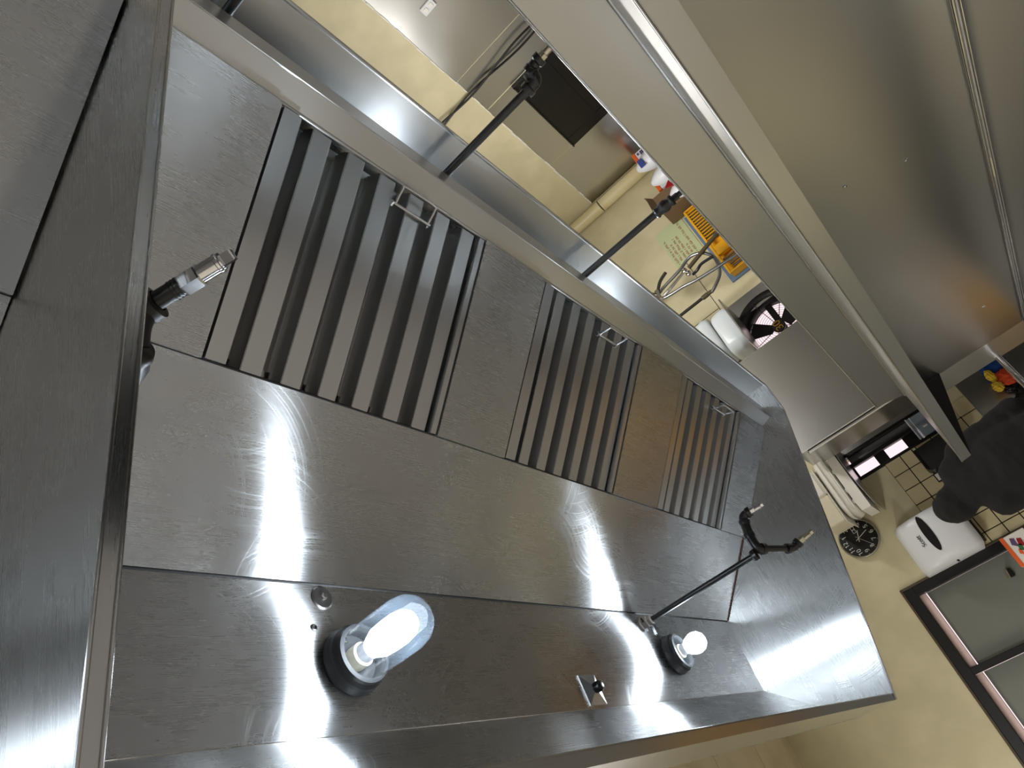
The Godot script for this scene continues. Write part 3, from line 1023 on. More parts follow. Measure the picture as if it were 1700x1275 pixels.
func clock() -> void:
	var xf := W(1.119, 0.683)
	var t := thing("wall_clock", "round wall clock with black face and white numerals on yellow wall", "clock", xf.origin)
	var face := Transform3D(FACE * Basis(Vector3(1, 0, 0), PI / 2), xf.origin)     # lathe axis out of the wall
	var st := mb()
	lathe(st, [Vector2(0.118, 0.0), Vector2(0.126, 0.006), Vector2(0.129, 0.022), Vector2(0.127, 0.034), Vector2(0.121, 0.037), Vector2(0.118, 0.031)], face, 56, true)
	part("rim", st, M.clock_rim, t)
	st = mb()
	lathe(st, [Vector2(0.119, 0.0), Vector2(0.119, 0.029), Vector2(0.0, 0.029)], face, 56)
	var f := part("face", st, M.black_plastic, t)
	for h in 12:
		var a := TAU * (h + 1) / 12.0
		var w := words("numeral", str(h + 1), 0.036, M.clock_white, t, Transform3D(FACE, xf * Vector3(sin(a) * 0.091, cos(a) * 0.091, 0.0305)))
		# leave out the 3, where the date window sits
		if h == 2:
			w.queue_free()
			t.remove_child(w)
	for m in 60:
		if m % 5 == 0:
			st = mb()
			var a := TAU * m / 60.0
			box(st, xf * Vector3(sin(a) * 0.113, cos(a) * 0.113, 0.030), Vector3(0.001, 0.006, 0.0014), 0.0, FACE * Basis(Vector3(0, 0, 1), -a) * Basis(Vector3(0, 1, 0), PI / 2))
			part("minute_mark", st, M.clock_white, f)
	st = mb()
	prism(st, round_rect(0.046, 0.022, 0.003), 0.001, Transform3D(FACE, xf * Vector3(0.062, 0, 0.0295)))
	var dw := part("date_window", st, M.clock_white, t)
	st = mb()
	for q in [-0.0115, 0.0115]:
		prism(st, round_rect(0.019, 0.017, 0.001), 0.0004, Transform3D(FACE, xf * Vector3(0.062 + q, 0, 0.0304)))
	part("date_panel", st, M.plastic_grey, dw)
	for hd in [[3.75 / 12.0, 0.052, 0.004, "hour_hand"], [27.0 / 60.0, 0.074, 0.003, "minute_hand"], [39.0 / 60.0, 0.092, 0.0015, "second_hand"]]:
		st = mb()
		var a: float = TAU * hd[0]
		var dir := Vector3(sin(a), cos(a), 0)
		box(st, xf * (dir * (hd[1] / 2 - 0.012) + Vector3(0, 0, 0.0325)), Vector3(hd[2], hd[1] + 0.024, 0.0012), 0.0, FACE * Basis(Vector3(0, 0, 1), -a))
		part(hd[3], st, M.clock_white, t)

func dispenser() -> void:
	var z0 := 0.715
	var z1 := 1.035
	var zc := (z0 + z1) / 2
	var t := thing("towel_dispenser", "white plastic paper towel dispenser with a black oval window on tiled wall", "dispenser", V(XW, 0.1, zc))
	var st := mb()
	# side profile (x out of wall, y), swept across the width with rounded ends
	var prof := [Vector2(0.0, 0.10), Vector2(0.19, 0.085), Vector2(0.215, 0.13), Vector2(0.222, 0.22), Vector2(0.215, 0.36), Vector2(0.19, 0.43), Vector2(0.13, 0.475), Vector2(0.0, 0.485)]
	var secs := [[z0, 0.86], [z0 + 0.012, 0.94], [z0 + 0.03, 0.98], [z0 + 0.06, 1.0], [z1 - 0.06, 1.0], [z1 - 0.03, 0.98], [z1 - 0.012, 0.94], [z1, 0.86]]
	var P := func(i: int, s: int) -> Vector3:
		var k: float = secs[s][1]
		return V(XW - prof[i].x * k, 0.285 + (prof[i].y - 0.285) * (0.5 + 0.5 * k), secs[s][0])
	for s in secs.size() - 1:
		for i in prof.size() - 1:
			quad(st, P.call(i, s + 1), P.call(i, s), P.call(i + 1, s), P.call(i + 1, s + 1))
	for s in [0, secs.size() - 1]:
		for i in range(1, prof.size() - 1):
			if s == 0:
				tri(st, P.call(0, s), P.call(i + 1, s), P.call(i, s))
			else:
				tri(st, P.call(0, s), P.call(i, s), P.call(i + 1, s))
	st.generate_normals()
	part("cover", st, M.white_plastic, t)
	st = mb()
	prism(st, oval(0.115, 0.026), 0.006, Transform3D(FACE, V(XW - 0.217, 0.305, 0.905)))
	part("oval_window", st, M.black_plastic, t)
	words("lettering", "Scott", 0.032, M.plastic_grey, t, Transform3D(FACE, V(XW - 0.2155, 0.365, 0.885)), 0.004)
	st = mb()
	prism(st, round_rect(0.09, 0.012, 0.005), 0.004, Transform3D(FACE * Basis(Vector3(0, 1, 0), PI / 2), V(XW - 0.10, 0.27, z0 - 0.002)))
	part("key_slot", st, M.plastic_grey, t)
	st = mb()
	box(st, V(XW - 0.1, 0.083, zc), Vector3(0.12, 0.02, 0.26), 0.005)
	part("paper_slot", st, M.plastic_grey, t)

func windows() -> void:
	# large window whose corner shows beside the hood
	var o := Node3D.new()
	o.name = "window_1"
	o.set_meta("kind", "structure")
	add_child(o)
	o.position = V(XW, -0.75, -0.45)
	var st := mb()
	for q in [[0.660, 0.016, -0.45, 2.36], [-0.765, 0.05, -0.45, 2.36]]:
		box(st, V(XW - 0.004, q[0], q[2]), Vector3(0.03, q[1], q[3]), 0.003)
	for z in [0.722, -1.622]:
		box(st, V(XW - 0.004, -0.055, z), Vector3(0.03, 1.43, 0.016), 0.003)
	part("trim", st, M.brown_trim, o)
	st = mb()
	for y in [0.622, -0.727]:
		box(st, V(XW + 0.02, y, -0.45), Vector3(0.08, 0.062, 2.328), 0.003)
	for z in [0.686, 0.178, -0.52, -1.58]:
		box(st, V(XW + 0.02, -0.055, z), Vector3(0.08, 1.30, 0.058 if z > 0.5 else 0.04), 0.003)
	part("window_frame", st, M.black_frame, o)
	for q in [[0.655, 0.2], [0.156, -0.5], [-0.54, -1.56]]:
		st = mb()
		box(st, V(XW + 0.045, -0.09, (q[0] + q[1]) / 2), Vector3(0.006, 1.27, q[0] - q[1]))
		var pane := part("pane", st, M.pane, o, "grey clouded window pane")
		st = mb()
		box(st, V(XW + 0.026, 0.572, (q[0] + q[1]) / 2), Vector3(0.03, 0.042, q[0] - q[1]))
		part("sky_gap_strip", st, M.sky_gap_pink, pane, "pale pink strip coloured like daylight in the gap above the pane")  # pink box takes the place of sky light through the open gap
	# slim window between cabinet and tiles
	o = Node3D.new()
	o.name = "window_2"
	o.set_meta("kind", "structure")
	add_child(o)
	o.position = V(XW, -0.12, 1.54)
	st = mb()
	for z in [1.447, 1.628]:
		box(st, V(XW + 0.02, 0.17, z), Vector3(0.06, 0.62, 0.022), 0.002)
	for y in [0.475, -0.13]:
		box(st, V(XW + 0.02, y, 1.54), Vector3(0.06, 0.025, 0.2), 0.002)
	box(st, V(XW - 0.005, 0.2, 1.545), Vector3(0.04, 0.62, 0.028), 0.003)
	part("window_frame", st, M.black_frame, o)
	st = mb()
	for q in [[0.26, 0.075], [0.035, 0.11], [-0.08, 0.1], [0.455, 0.02]]:
		box(st, V(XW + 0.03, q[0], 1.495), Vector3(0.01, q[1], 0.08))
	part("sash_plate", st, M.black_frame, o)
	st = mb()
	box(st, V(XW + 0.03, 0.16, 1.588), Vector3(0.006, 0.57, 0.062))
	part("screen", st, M.screen, o)
	# fan opening
	o = Node3D.new()
	o.name = "window_3"
	o.set_meta("kind", "structure")
	add_child(o)
	o.position = V(XW, -0.28, 2.7)
	st = mb()
	plate(st, V(XW - 0.004, -0.4, 3.157), V(XW - 0.004, -0.4, 2.995), V(XW - 0.004, 0.673, 2.995), V(XW - 0.004, 0.673, 3.157), 0.006)
	plate(st, V(XW - 0.004, 0.56, 2.995), V(XW - 0.004, 0.56, 2.3), V(XW - 0.004, 0.673, 2.3), V(XW - 0.004, 0.673, 2.995), 0.006)
	part("steel_trim", st, M.steel_wall, o)
	# steel cladding panels on the wall by the fridge and under the tiles
	st = mb()
	plate(st, V(XW - 0.005, -1.2, 2.30), V(XW - 0.005, -1.2, 1.64), V(XW - 0.005, 0.60, 1.64), V(XW - 0.005, 0.60, 2.30), 0.004)
	var trim := struct("trim_1", st, M.steel_wall)
	trim.set_meta("label", "stainless steel cladding sheet on the wall beside the steel cabinet")
	st = mb()
	plate(st, V(XW - 0.006, -1.2, 1.64), V(XW - 0.006, -1.2, -0.6), V(XW - 0.006, -0.371, -0.6), V(XW - 0.006, -0.371, 1.64), 0.005)
	box(st, V(XW - 0.007, -0.370, 0.52), Vector3(0.012, 0.008, 2.24), 0.002)
	trim = struct("trim_2", st, M.steel_fridge)
	trim.set_meta("label", "grey steel splashback below the tiles")

func fan() -> void:
	var c := Vector2(2.735, 0.262)      # (z, y)
	var x := XW + 0.03
	var t := thing("wall_fan", "large black wall fan with yellow numeral in the window opening", "fan", V(x, c.y - 0.36, c.x))
	var axis := FACE * Basis(Vector3(1, 0, 0), PI / 2)
	var xf := Transform3D(axis, V(x, c.y, c.x))
	var st := mb()
	lathe(st, [Vector2(0.245, -0.06), Vector2(0.335, -0.06), Vector2(0.345, 0.0), Vector2(0.335, 0.06), Vector2(0.325, 0.07), Vector2(0.25, 0.02), Vector2(0.245, -0.06)], xf, 48, true)
	part("shroud", st, M.black_plastic, t)
	for k in 3:
		st = mb()
		var a := TAU * (k / 3.0) + 0.95
		var d := Vector3(cos(a), sin(a), 0)
		var s := Vector3(-sin(a), cos(a), 0)
		var O := V(x, c.y, c.x)
		var p := func(r: float, w: float, h: float) -> Vector3: return O + FACE * (d * r + s * w + Vector3(0, 0, h))
		plate(st, p.call(0.06, -0.04, -0.02), p.call(0.235, -0.075, -0.03), p.call(0.235, 0.085, 0.02), p.call(0.06, 0.04, 0.01), 0.004)
		part("blade", st, M.plastic_grey, t)
	for k in 10:
		st = mb()
		var r := 0.06 + k * 0.019
		var ring := []
		for q in 40:
			ring.append(V(x - 0.055, c.y + sin(TAU * q / 40) * r, c.x + cos(TAU * q / 40) * r))
		tube(st, ring, 0.0013, 5, true)
		part("guard_ring", st, M.black_plastic, t)
	for k in 4:
		st = mb()
		var a := TAU * k / 8.0 + 0.2
		var d := Vector3(0, sin(a), cos(a)) * 0.33
		tube(st, [V(x - 0.056, c.y, c.x) - d, V(x - 0.056, c.y, c.x) + d], 0.003, 6)
		part("guard_bar", st, M.black_plastic, t)
	st = mb()
	box(st, V(x + 0.05, c.y - 0.02, c.x), Vector3(0.05, 0.05, 0.62), 0.006)
	part("motor_bar", st, M.black_plastic, t)
	st = mb()
	lathe(st, [Vector2(0.052, 0.05), Vector2(0.052, 0.066), Vector2(0.046, 0.072), Vector2(0.0, 0.073)], xf, 28)
	part("hub", st, M.plastic_grey, t)
	words("numeral", "30", 0.075, M.yellow_plastic, t, Transform3D(FACE, V(x - 0.074, c.y, c.x)), 0.002)

func fridge() -> void:
	var t := thing("steel_cabinet", "tall brushed steel cabinet standing between fan and slim window", "cabinet", V(4.66, -1.5, 1.95))
	var st := mb()
	box(st, V(4.66, -0.42, 1.9525), Vector3(0.32, 2.06, 0.765), 0.004)
	part("cabinet", st, M.steel_fridge, t)
	st = mb()
	box(st, V(4.66, -0.4, 1.558), Vector3(0.30, 1.9, 0.020), 0.006)
	var d := part("door", st, M.steel_fridge, t)
	st = mb()
	tube(st, [V(4.77, -0.5, 1.55), V(4.77, -0.5, 1.52), V(4.77, -0.2, 1.52), V(4.77, -0.2, 1.55)], 0.008, 8)
	part("handle", st, M.chrome, d)
	st = mb()
	for z in [1.62, 2.28]:
		for x in [4.54, 4.78]:
			st = mb()
			box(st, V(x, -1.475, z), Vector3(0.05, 0.05, 0.05), 0.004)
			part("foot", st, M.black_plastic, t)

# an open tub standing upside down, bulging sides: outline along z
func tub_mesh(l: float, w: float, h: float) -> SurfaceTool:
	var st := mb()
	var rings := [[0.94, 0.0], [0.97, 0.02], [1.0, 0.05], [0.985, h * 0.45], [0.955, h * 0.75], [0.90, h * 0.92], [0.80, h]]
	var outl := []
	for r in rings:
		var ring := []
		for p in round_rect(w * r[0], l * r[0], min(w, l) * 0.28, 6):
			ring.append(Vector3(p.x, r[1], -p.y))
		outl.append(ring)
	st.set_smooth_group(1)
	for i in outl.size() - 1:
		var n: int = outl[i].size()
		for k in n:
			var a: Vector3 = outl[i][k]
			var b: Vector3 = outl[i][(k + 1) % n]
			var c: Vector3 = outl[i + 1][(k + 1) % n]
			var d: Vector3 = outl[i + 1][k]
			for p in [a, c, b, a, d, c]:
				st.set_uv(Vector2(p.x, p.y))
				st.add_vertex(p)
	for e in [0, outl.size() - 1]:
		var n: int = outl[e].size()
		var m := Vector3(0, rings[e][1], 0)
		for k in n:
			for p in ([m, outl[e][k], outl[e][(k + 1) % n]] if e == 0 else [m, outl[e][(k + 1) % n], outl[e][k]]):
				st.set_uv(Vector2(p.x, p.z))
				st.add_vertex(p)
	st.generate_normals()
	return st

func tubs() -> void:
	var st := mb()
	box(st, V(4.97, 0.468, 2.79), Vector3(0.40, 0.012, 0.44), 0.003)
	solo("wall_shelf", st, M.steel_fridge, "narrow steel shelf above the fan carrying white tubs", "shelf")
	for k in 2:
		var mesh := tub_mesh(0.40 - k * 0.02, 0.34, 0.155).commit()
		var o := inst(numbered("plastic_tub"), mesh, M.tub, self, V(4.97, 0.474 + k * 0.157, 2.79 + k * 0.03))
		o.set_meta("label", ["lower white plastic tub on the shelf above the fan", "upper white plastic tub stacked above the fan"][k])
		o.set_meta("category", "tub")
		o.set_meta("group", "white tubs above the fan")

func white_stack() -> void:
	var g := "white containers stacked beside the clock"
	var st := mb()
	# curved sheet-metal shelf
	var n := 14
	var prev := Vector3.ZERO
	for i in n + 1:
		var f := float(i) / n
		var z := 1.66 - f * 0.47
		var y := 0.455 + 0.012 * sin(PI * f) - 0.012 * f
		var p := V(4.86, y, z)
		if i > 0:
			plate(st, p, prev, prev + Vector3(0.33, 0, 0), p + Vector3(0.33, 0, 0), 0.004)
		prev = p
	plate(st, V(4.86, 0.455, 1.66), V(5.19, 0.455, 1.66), V(5.19, 0.53, 1.668), V(4.86, 0.53, 1.668), 0.004)
	solo("sheet_metal_shelf", st, M.steel_wall, "bent sheet metal shelf carrying white containers beside the clock", "shelf")
	# slab-like foam pack with finger notches
	var t := thing("foam_pack", "flat white foam pack lying lowest on the metal shelf", "foam pack", V(5.0, 0.466, 1.42), g)
	st = mb()
	prism(st, PackedVector2Array([Vector2(1.185, 0.470), Vector2(1.635, 0.472), Vector2(1.628, 0.522), Vector2(1.50, 0.535), Vector2(1.495, 0.542), Vector2(1.478, 0.545), Vector2(1.472, 0.536), Vector2(1.36, 0.536), Vector2(1.352, 0.545), Vector2(1.335, 0.545), Vector2(1.325, 0.537), Vector2(1.28, 0.536), Vector2(1.272, 0.545), Vector2(1.255, 0.546), Vector2(1.248, 0.536), Vector2(1.19, 0.530)]), 0.26, Transform3D(FACE, V(5.14, 0, 0)))
	part("slab", st, M.foam, t)
	# rounded container
	t = thing("foam_tray", "rounded white tray lying between foam pack and cream box", "tray", V(5.0, 0.546, 1.41), g)
	var m := tub_mesh(0.44, 0.26, 0.085)
	var mi := inst("shell", m.commit(), M.foam, t)
	mi.position = V(5.0, 0.546, 1.41) - t.position
	st = mb()
	tube(st, [V(4.868, 0.552, 1.58), V(4.865, 0.552, 1.22)], 0.004, 8)
	part("rim", st, M.foam, t)
	t = thing("cream_box", "cream box with a ribbed lid on top of the white containers", "box", V(5.0, 0.632, 1.36), g)
	st = mb()
	box(st, V(5.0, 0.712, 1.285), Vector3(0.26, 0.135, 0.19), 0.006)
	part("body", st, M.cream, t)
	st = mb()
	box(st, V(5.0, 0.678, 1.475), Vector3(0.26, 0.07, 0.19), 0.02)
	part("end_flap", st, M.foam, t)
	st = mb()
	box(st, V(5.0, 0.6395, 1.37), Vector3(0.285, 0.006, 0.40), 0.002)
	part("lid", st, M.foam, t)

func spray_hose() -> void:
	var k := 4.9 / 5.2
	var Q := func(y: float, z: float, out := 0.0) -> Vector3: return V(4.9 - out, y * k, z * k)
	var t := thing("spray_hose", "looped steel pre-rinse hose with dark spray valve hanging before the yellow wall", "spray hose", Q.call(0.9, 3.7))
	var st := mb()
	tube(st, curve([Q.call(0.519, 3.376), Q.call(0.46, 3.40, 0.01), Q.call(0.38, 3.454, 0.02), Q.call(0.342, 3.54, 0.03), Q.call(0.34, 3.64, 0.03), Q.call(0.40, 3.74, 0.03), Q.call(0.50, 3.785, 0.02), Q.call(0.625, 3.753, 0.01), Q.call(0.796, 3.73), Q.call(0.86, 3.715), Q.call(0.895, 3.69), Q.call(0.88, 3.64), Q.call(0.80, 3.61, 0.01), Q.call(0.68, 3.585, 0.02), Q.call(0.556, 3.546, 0.03), Q.call(0.40, 3.515, 0.04), Q.call(0.177, 3.491, 0.04), Q.call(-0.3, 3.45, 0.04)], 6), 0.0135, 10)
	part("hose", st, M.hose, t)
	st = mb()
	tube(st, [Q.call(YC / k, 3.386), Q.call(0.60, 3.385)], 0.0125, 12)
	part("riser", st, M.brown_iron, t)
	st = mb()
	lathe(st, [Vector2(0.0, 0.0), Vector2(0.018, 0.0), Vector2(0.02, 0.01), Vector2(0.02, 0.05), Vector2(0.016, 0.055), Vector2(0.016, 0.09), Vector2(0.0, 0.09)], along(Q.call(0.61, 3.385), Vector3(0, -1, 0)), 16)
	part("coupling", st, M.olive_grip, t)
	st = mb()
	tube(st, [Q.call(0.55, 3.68, 0.05), Q.call(0.22, 3.76, 0.06)], 0.017, 12)
	tube(st, [Q.call(0.22, 3.76, 0.06), Q.call(0.175, 3.771, 0.06)], 0.023, 12)
	var grip := part("spray_grip", st, M.olive_grip, t, "olive brown spray grip")
	st = mb()
	tube(st, curve([Q.call(0.55, 3.60, 0.05), Q.call(0.50, 3.585, 0.08), Q.call(0.44, 3.60, 0.09), Q.call(0.33, 3.585, 0.09)], 6), 0.012, 10)
	part("trigger", st, M.navy_grip, grip)
	st = mb()
	for q in [[0.59, 3.69], [0.575, 3.64]]:
		lathe(st, [Vector2(0.0, 0.0), Vector2(0.02, 0.0), Vector2(0.024, 0.006), Vector2(0.024, 0.022), Vector2(0.018, 0.03), Vector2(0.0, 0.03)], along(Q.call(q[0], q[1], 0.03), Vector3(-1, 0.2, 0.1)), 14, true)
	tube(st, [Q.call(0.60, 3.69, 0.04), Q.call(0.74, 3.66, 0.03), Q.call(0.85, 3.64, 0.02)], 0.014, 10)
	part("valve", st, M.chrome, t)
	st = mb()
	tube(st, curve([Q.call(0.735, 3.838, 0.0), Q.call(0.82, 3.80), Q.call(0.885, 3.73), Q.call(0.90, 3.69, 0.02), Q.call(0.96, 3.765, 0.0), Q.call(1.0, 3.80, -0.15), Q.call(1.02, 3.82, -0.3)], 6), 0.014, 10)
	part("hook", st, M.steel_dark, t)
	st = mb()
	tube(st, [Q.call(0.89, 3.73, 0.02), Q.call(0.895, 3.63, 0.02)], 0.018, 10)
	part("hook_end", st, M.chrome, t)

func signs_and_racks() -> void:
	# pale green notice with rows of worn red print
	var t := thing("paper_notice", "pale green notice with rows of small red print on yellow wall", "notice", V(XW - 0.005, 0.36, 4.0))
	var st := mb()
	box(st, V(XW - 0.003, 0.4955, 4.005), Vector3(0.004, 0.275, 0.43), 0.0)
	part("sheet", st, M.paper_green, t)
	st = mb()
	# print too small to read: short strokes word by word; rows [y, widths of the words]
	var rows := [[0.598, [6, 4, 2, 1, 5, 2]], [0.562, [4, 1, 5, 3, 2]], [0.522, [5, 2, 6, 4, 1]], [0.486, [5, 1, 5, 3, 4]], [0.450, [3, 3, 2]], [0.412, [5, 4, 5, 1, 4, 4, 2]]]
	for r in rows:
		var z := 3.825
		for w in r[1]:
			for l in w:
				var h := 0.020 if rng.randf() < 0.7 else 0.026
				box(st, V(XW - 0.0055, r[0] + (h - 0.02) / 2, z), Vector3(0.001, h, 0.0035))
				box(st, V(XW - 0.0055, r[0] + rng.randf_range(-0.008, 0.008), z + 0.004), Vector3(0.001, 0.004, 0.008))
				z += 0.0115
			z += 0.011
	part("print", st, M.print_red, t)
	for y in [0.598, 0.522, 0.412]:
		st = mb()
		box(st, V(XW - 0.0055, y, 3.805), Vector3(0.001, 0.008, 0.008))
		part("bullet", st, M.green_print, t)
	# seams of the wall boards
	st = mb()
	box(st, V(XW - 0.0005, 0.545, 3.42), Vector3(0.002, 0.005, 0.85))
	box(st, V(XW - 0.0005, 0.75, 3.21), Vector3(0.002, 0.4, 0.005))
	var tr := struct("trim_3", st, M.grout)
	tr.set_meta("label", "thin dark seams between wall boards")
	# yellow slotted rack on a blue board
	t = thing("yellow_rack", "yellow slotted plastic rack fixed to a blue board below the green notice", "rack", V(XW - 0.05, 0.1, 3.74))
	st = mb()
	box(st, V(XW - 0.012, 0.16, 3.735), Vector3(0.02, 0.36, 0.84), 0.003)
	part("board", st, M.blue_board, t)
	st = mb()
	box(st, V(XW - 0.10, 0.300, 3.735), Vector3(0.03, 0.022, 0.80), 0.004)
	part("top_rail", st, M.yellow_plastic, t)
	st = mb()
	box(st, V(XW - 0.03, 0.17, 3.735), Vector3(0.012, 0.26, 0.79), 0.002)
	part("back_plate", st, M.yellow_plastic, t)
	for k in 12:
		st = mb()
		box(st, V(XW - 0.075, 0.17, 4.10 - k * 0.032), Vector3(0.07, 0.24, 0.009), 0.002)
		part("divider", st, M.yellow_plastic, t)
	for z in [4.13, 3.345]:
		st = mb()
		box(st, V(XW - 0.07, 0.17, z), Vector3(0.09, 0.26, 0.014), 0.003)
		part("end_plate", st, M.yellow_plastic, t)
	st = mb()
	box(st, V(XW - 0.09, 0.19, 3.60), Vector3(0.05, 0.2, 0.10), 0.006)
	part("pocket", st, M.yellow_plastic, t)
	for k in 11:
		st = mb()
		var z := 4.084 - k * 0.032
		box(st, V(XW - 0.085, 0.185 + 0.01 * (k % 3), z), Vector3(0.035, 0.19, 0.013), 0.003)
		var o := solo("utensil", st, M.steel_dark, "grey utensil standing in a slot of the yellow rack", "utensil", "utensils in the yellow rack")
	for k in 4:
		st = mb()
		var z := 3.50 - k * 0.036
		box(st, V(XW - 0.085, 0.20 - 0.012 * k, z), Vector3(0.02, 0.17, 0.016), 0.003)
		solo("utensil", st, M.hose if k % 2 else M.card, "loose utensil leaning at the open end of the yellow rack", "utensil", "loose utensils in the yellow rack")

# the yellow mop bucket mirrored by the range's back panel
func mop_bucket() -> void:
	var t := thing("mop_bucket", "yellow plastic mop bucket with wringer standing under the window", "mop bucket", V(4.98, -1.5, 0.27))
	var st := mb()
	for q in 4:
		var a := [V(4.80, -1.42, 0.05), V(5.12, -1.42, 0.05), V(5.12, -1.42, 0.49), V(4.80, -1.42, 0.49)]
		var b := [V(4.76, -1.02, 0.0), V(5.16, -1.02, 0.0), V(5.16, -1.02, 0.54), V(4.76, -1.02, 0.54)]
		plate(st, a[(q + 1) % 4], a[q], b[q], b[(q + 1) % 4], 0.006)
	box(st, V(4.96, -1.42, 0.27), Vector3(0.32, 0.01, 0.44))
	part("bucket", st, M.yellow_plastic, t)
	st = mb()
	box(st, V(4.96, -0.86, 0.36), Vector3(0.30, 0.36, 0.26), 0.02)
	part("wringer", st, M.yellow_plastic, t)
	st = mb()
	tube(st, [V(4.96, -0.75, 0.22), V(4.90, -0.55, 0.08)], 0.014, 10)
	part("lever", st, M.hose, t)
	for x in [4.83, 5.09]:
		for z in [0.09, 0.45]:
			st = mb()
			lathe(st, [Vector2(0.0, -0.012), Vector2(0.036, -0.012), Vector2(0.036, 0.012), Vector2(0.0, 0.012)], along(V(x, -1.464, z), Vector3(1, 0, 0)), 16)
			part("caster", st, M.black_plastic, t)

func clutter() -> void:
	mop_bucket()
	# shelf behind the range shelf, above it the goods
	var st := mb()
	box(st, V(4.97, 0.03, 4.51), Vector3(0.44, 0.03, 0.92), 0.004)
	solo("wall_shelf", st, M.steel_fridge, "steel wall shelf carrying bags and orange cartons in the corner", "shelf")
	for k in 2:
		var cx: float = [4.98, 5.10][k]
		var z: float = [4.84, 4.52][k]
		var t := thing("orange_carton", ["orange topped white carton in the corner by the wall pipe", "orange topped white carton between bag and cardboard box"][k], "carton", V(cx, 0.045, z), "orange topped cartons")
		st = mb()
		box(st, V(cx, 0.185, z), Vector3(0.14, 0.28, 0.11), 0.006)
		part("body", st, M.bag, t)
		st = mb()
		box(st, V(cx, 0.34, z), Vector3(0.15, 0.036, 0.12), 0.006)
		part("lid", st, M.orange, t)
		st = mb()
		box(st, V(cx - 0.071, 0.25, z), Vector3(0.002, 0.06, 0.07))
		box(st, V(cx - 0.071, 0.30, z + 0.02), Vector3(0.002, 0.02, 0.03))
		part("printed_patch", st, M.violet_print, t)
	for k in 3:
		var spec: Array = [[4.66, 0.34, 0.20], [4.42, 0.31, 0.18], [4.17, 0.25, 0.16]][k]
		var t := thing("plastic_bag", ["white plastic bag with blue print beside the wall pipe", "plump white plastic bag beside the cardboard box", "white plastic bag with red patch above the yellow rack"][k], "bag", V(4.86, 0.045, spec[0]), "white plastic bags")
		var h: float = spec[1]
		var w: float = spec[2]
		st = mb()
		var prof := []
		for q in 9:
			var f := q / 8.0
			prof.append(Vector2(w * 0.5 * (0.85 + 0.28 * sin(PI * f * 0.9 + 0.2) - 0.62 * pow(f, 4.0)), h * f))
		prof.append(Vector2(0.0, h * 1.02))
		lathe(st, prof, Transform3D(Basis.IDENTITY.scaled(Vector3(0.7, 1, 1)), V(4.86, 0.045, spec[0])), 18, true)
		part("sack", st, M.bag, t)
		st = mb()
		if k == 0:
			box(st, V(4.86 - w * 0.36, 0.045 + h * 0.80, spec[0] - 0.03), Vector3(0.012, 0.05, 0.10), 0.004)
			part("blue_print", st, M.blue_print, t)
		elif k == 2:
			prism(st, PackedVector2Array([Vector2(-0.04, -0.03), Vector2(0.045, -0.02), Vector2(0.0, 0.04)]), 0.014, Transform3D(FACE, V(4.86 - w * 0.36, 0.045 + h * 0.8, spec[0] + 0.06)))
			part("red_patch", st, M.red, t)
	var t := thing("cardboard_box", "open brown cardboard box behind the black drop pipe", "box", V(5.06, 0.2, 4.2))
	st = mb()
	box(st, V(5.07, 0.31, 4.28), Vector3(0.2, 0.26, 0.22), 0.003)
	part("body", st, M.card, t)
	st = mb()
	plate(st, V(4.97, 0.44, 4.39), V(4.97, 0.44, 4.17), V(4.93, 0.50, 4.17), V(4.93, 0.48, 4.41), 0.004)
	plate(st, V(4.97, 0.44, 4.39), V(5.17, 0.44, 4.39), V(5.17, 0.49, 4.46), V(4.97, 0.49, 4.46), 0.004)
	part("flap", st, M.card, t)
	st = mb()
	box(st, V(5.07, 0.172, 4.29), Vector3(0.24, 0.012, 0.26), 0.002)
	solo("bracket_shelf", st, M.steel_fridge, "small steel shelf under the open cardboard box", "shelf")
	# yellow pipe in the corner
	t = thing("wall_pipe", "thick yellow painted pipe running up the corner of the wall", "pipe", V(5.11, -1.5, 4.90))
	st = mb()
	tube(st, [V(5.11, -1.5, 4.88), V(5.11, 0.86, 4.88)], 0.062, 24)
	tube(st, [V(5.11, 0.875, 4.88), V(5.11, YC, 4.88)], 0.062, 24)
	part("pipe", st, M.wall_pipe, t)
	st = mb()
	tube(st, [V(5.11, 0.84, 4.88), V(5.11, 0.862, 4.88)], 0.0645, 24)
	part("collar", st, M.wall_pipe, t)
	# black bin, socket and plastic wallet on the tiles
	t = thing("black_bin", "black plastic wall bin on the tiles behind the person", "bin", V(5.12, -0.1, 1.30))
	st = mb()
	prism(st, PackedVector2Array([Vector2(1.225, -0.20), Vector2(1.40, -0.20), Vector2(1.385, 0.082), Vector2(1.25, 0.088), Vector2(1.225, 0.06)]), 0.13, W(0, 0, 0.01))
	part("body", st, M.black_plastic, t)
	st = mb()
	box(st, V(5.045, 0.082, 1.315), Vector3(0.05, 0.008, 0.15), 0.002)
	part("rim", st, M.black_plastic, t)
	t = thing("wall_switch", "small dark wall switch with a pale label below the black bin", "switch", V(XW - 0.02, 0.03, 1.205))
	st = mb()
	box(st, V(XW - 0.015, 0.035, 1.20), Vector3(0.02, 0.09, 0.06), 0.003)
	part("plate", st, M.black_plastic, t)
	st = mb()
	box(st, V(XW - 0.026, 0.06, 1.20), Vector3(0.003, 0.025, 0.045))
	part("label_strip", st, M.clock_white, t)
	t = thing("plastic_wallet", "clear plastic wallet hanging over the slim window", "wallet", V(XW - 0.03, -0.14, 1.52))
	st = mb()
	box(st, V(XW - 0.035, -0.07, 1.53), Vector3(0.02, 0.14, 0.155), 0.003)
	part("sleeve", st, M.clear_plastic, t)
	st = mb()
	box(st, V(XW - 0.046, -0.025, 1.53), Vector3(0.003, 0.006, 0.155))
	box(st, V(XW - 0.046, 0.0, 1.53), Vector3(0.006, 0.008, 0.16))
	part("fold", st, M.white_plastic, t)
	st = mb()
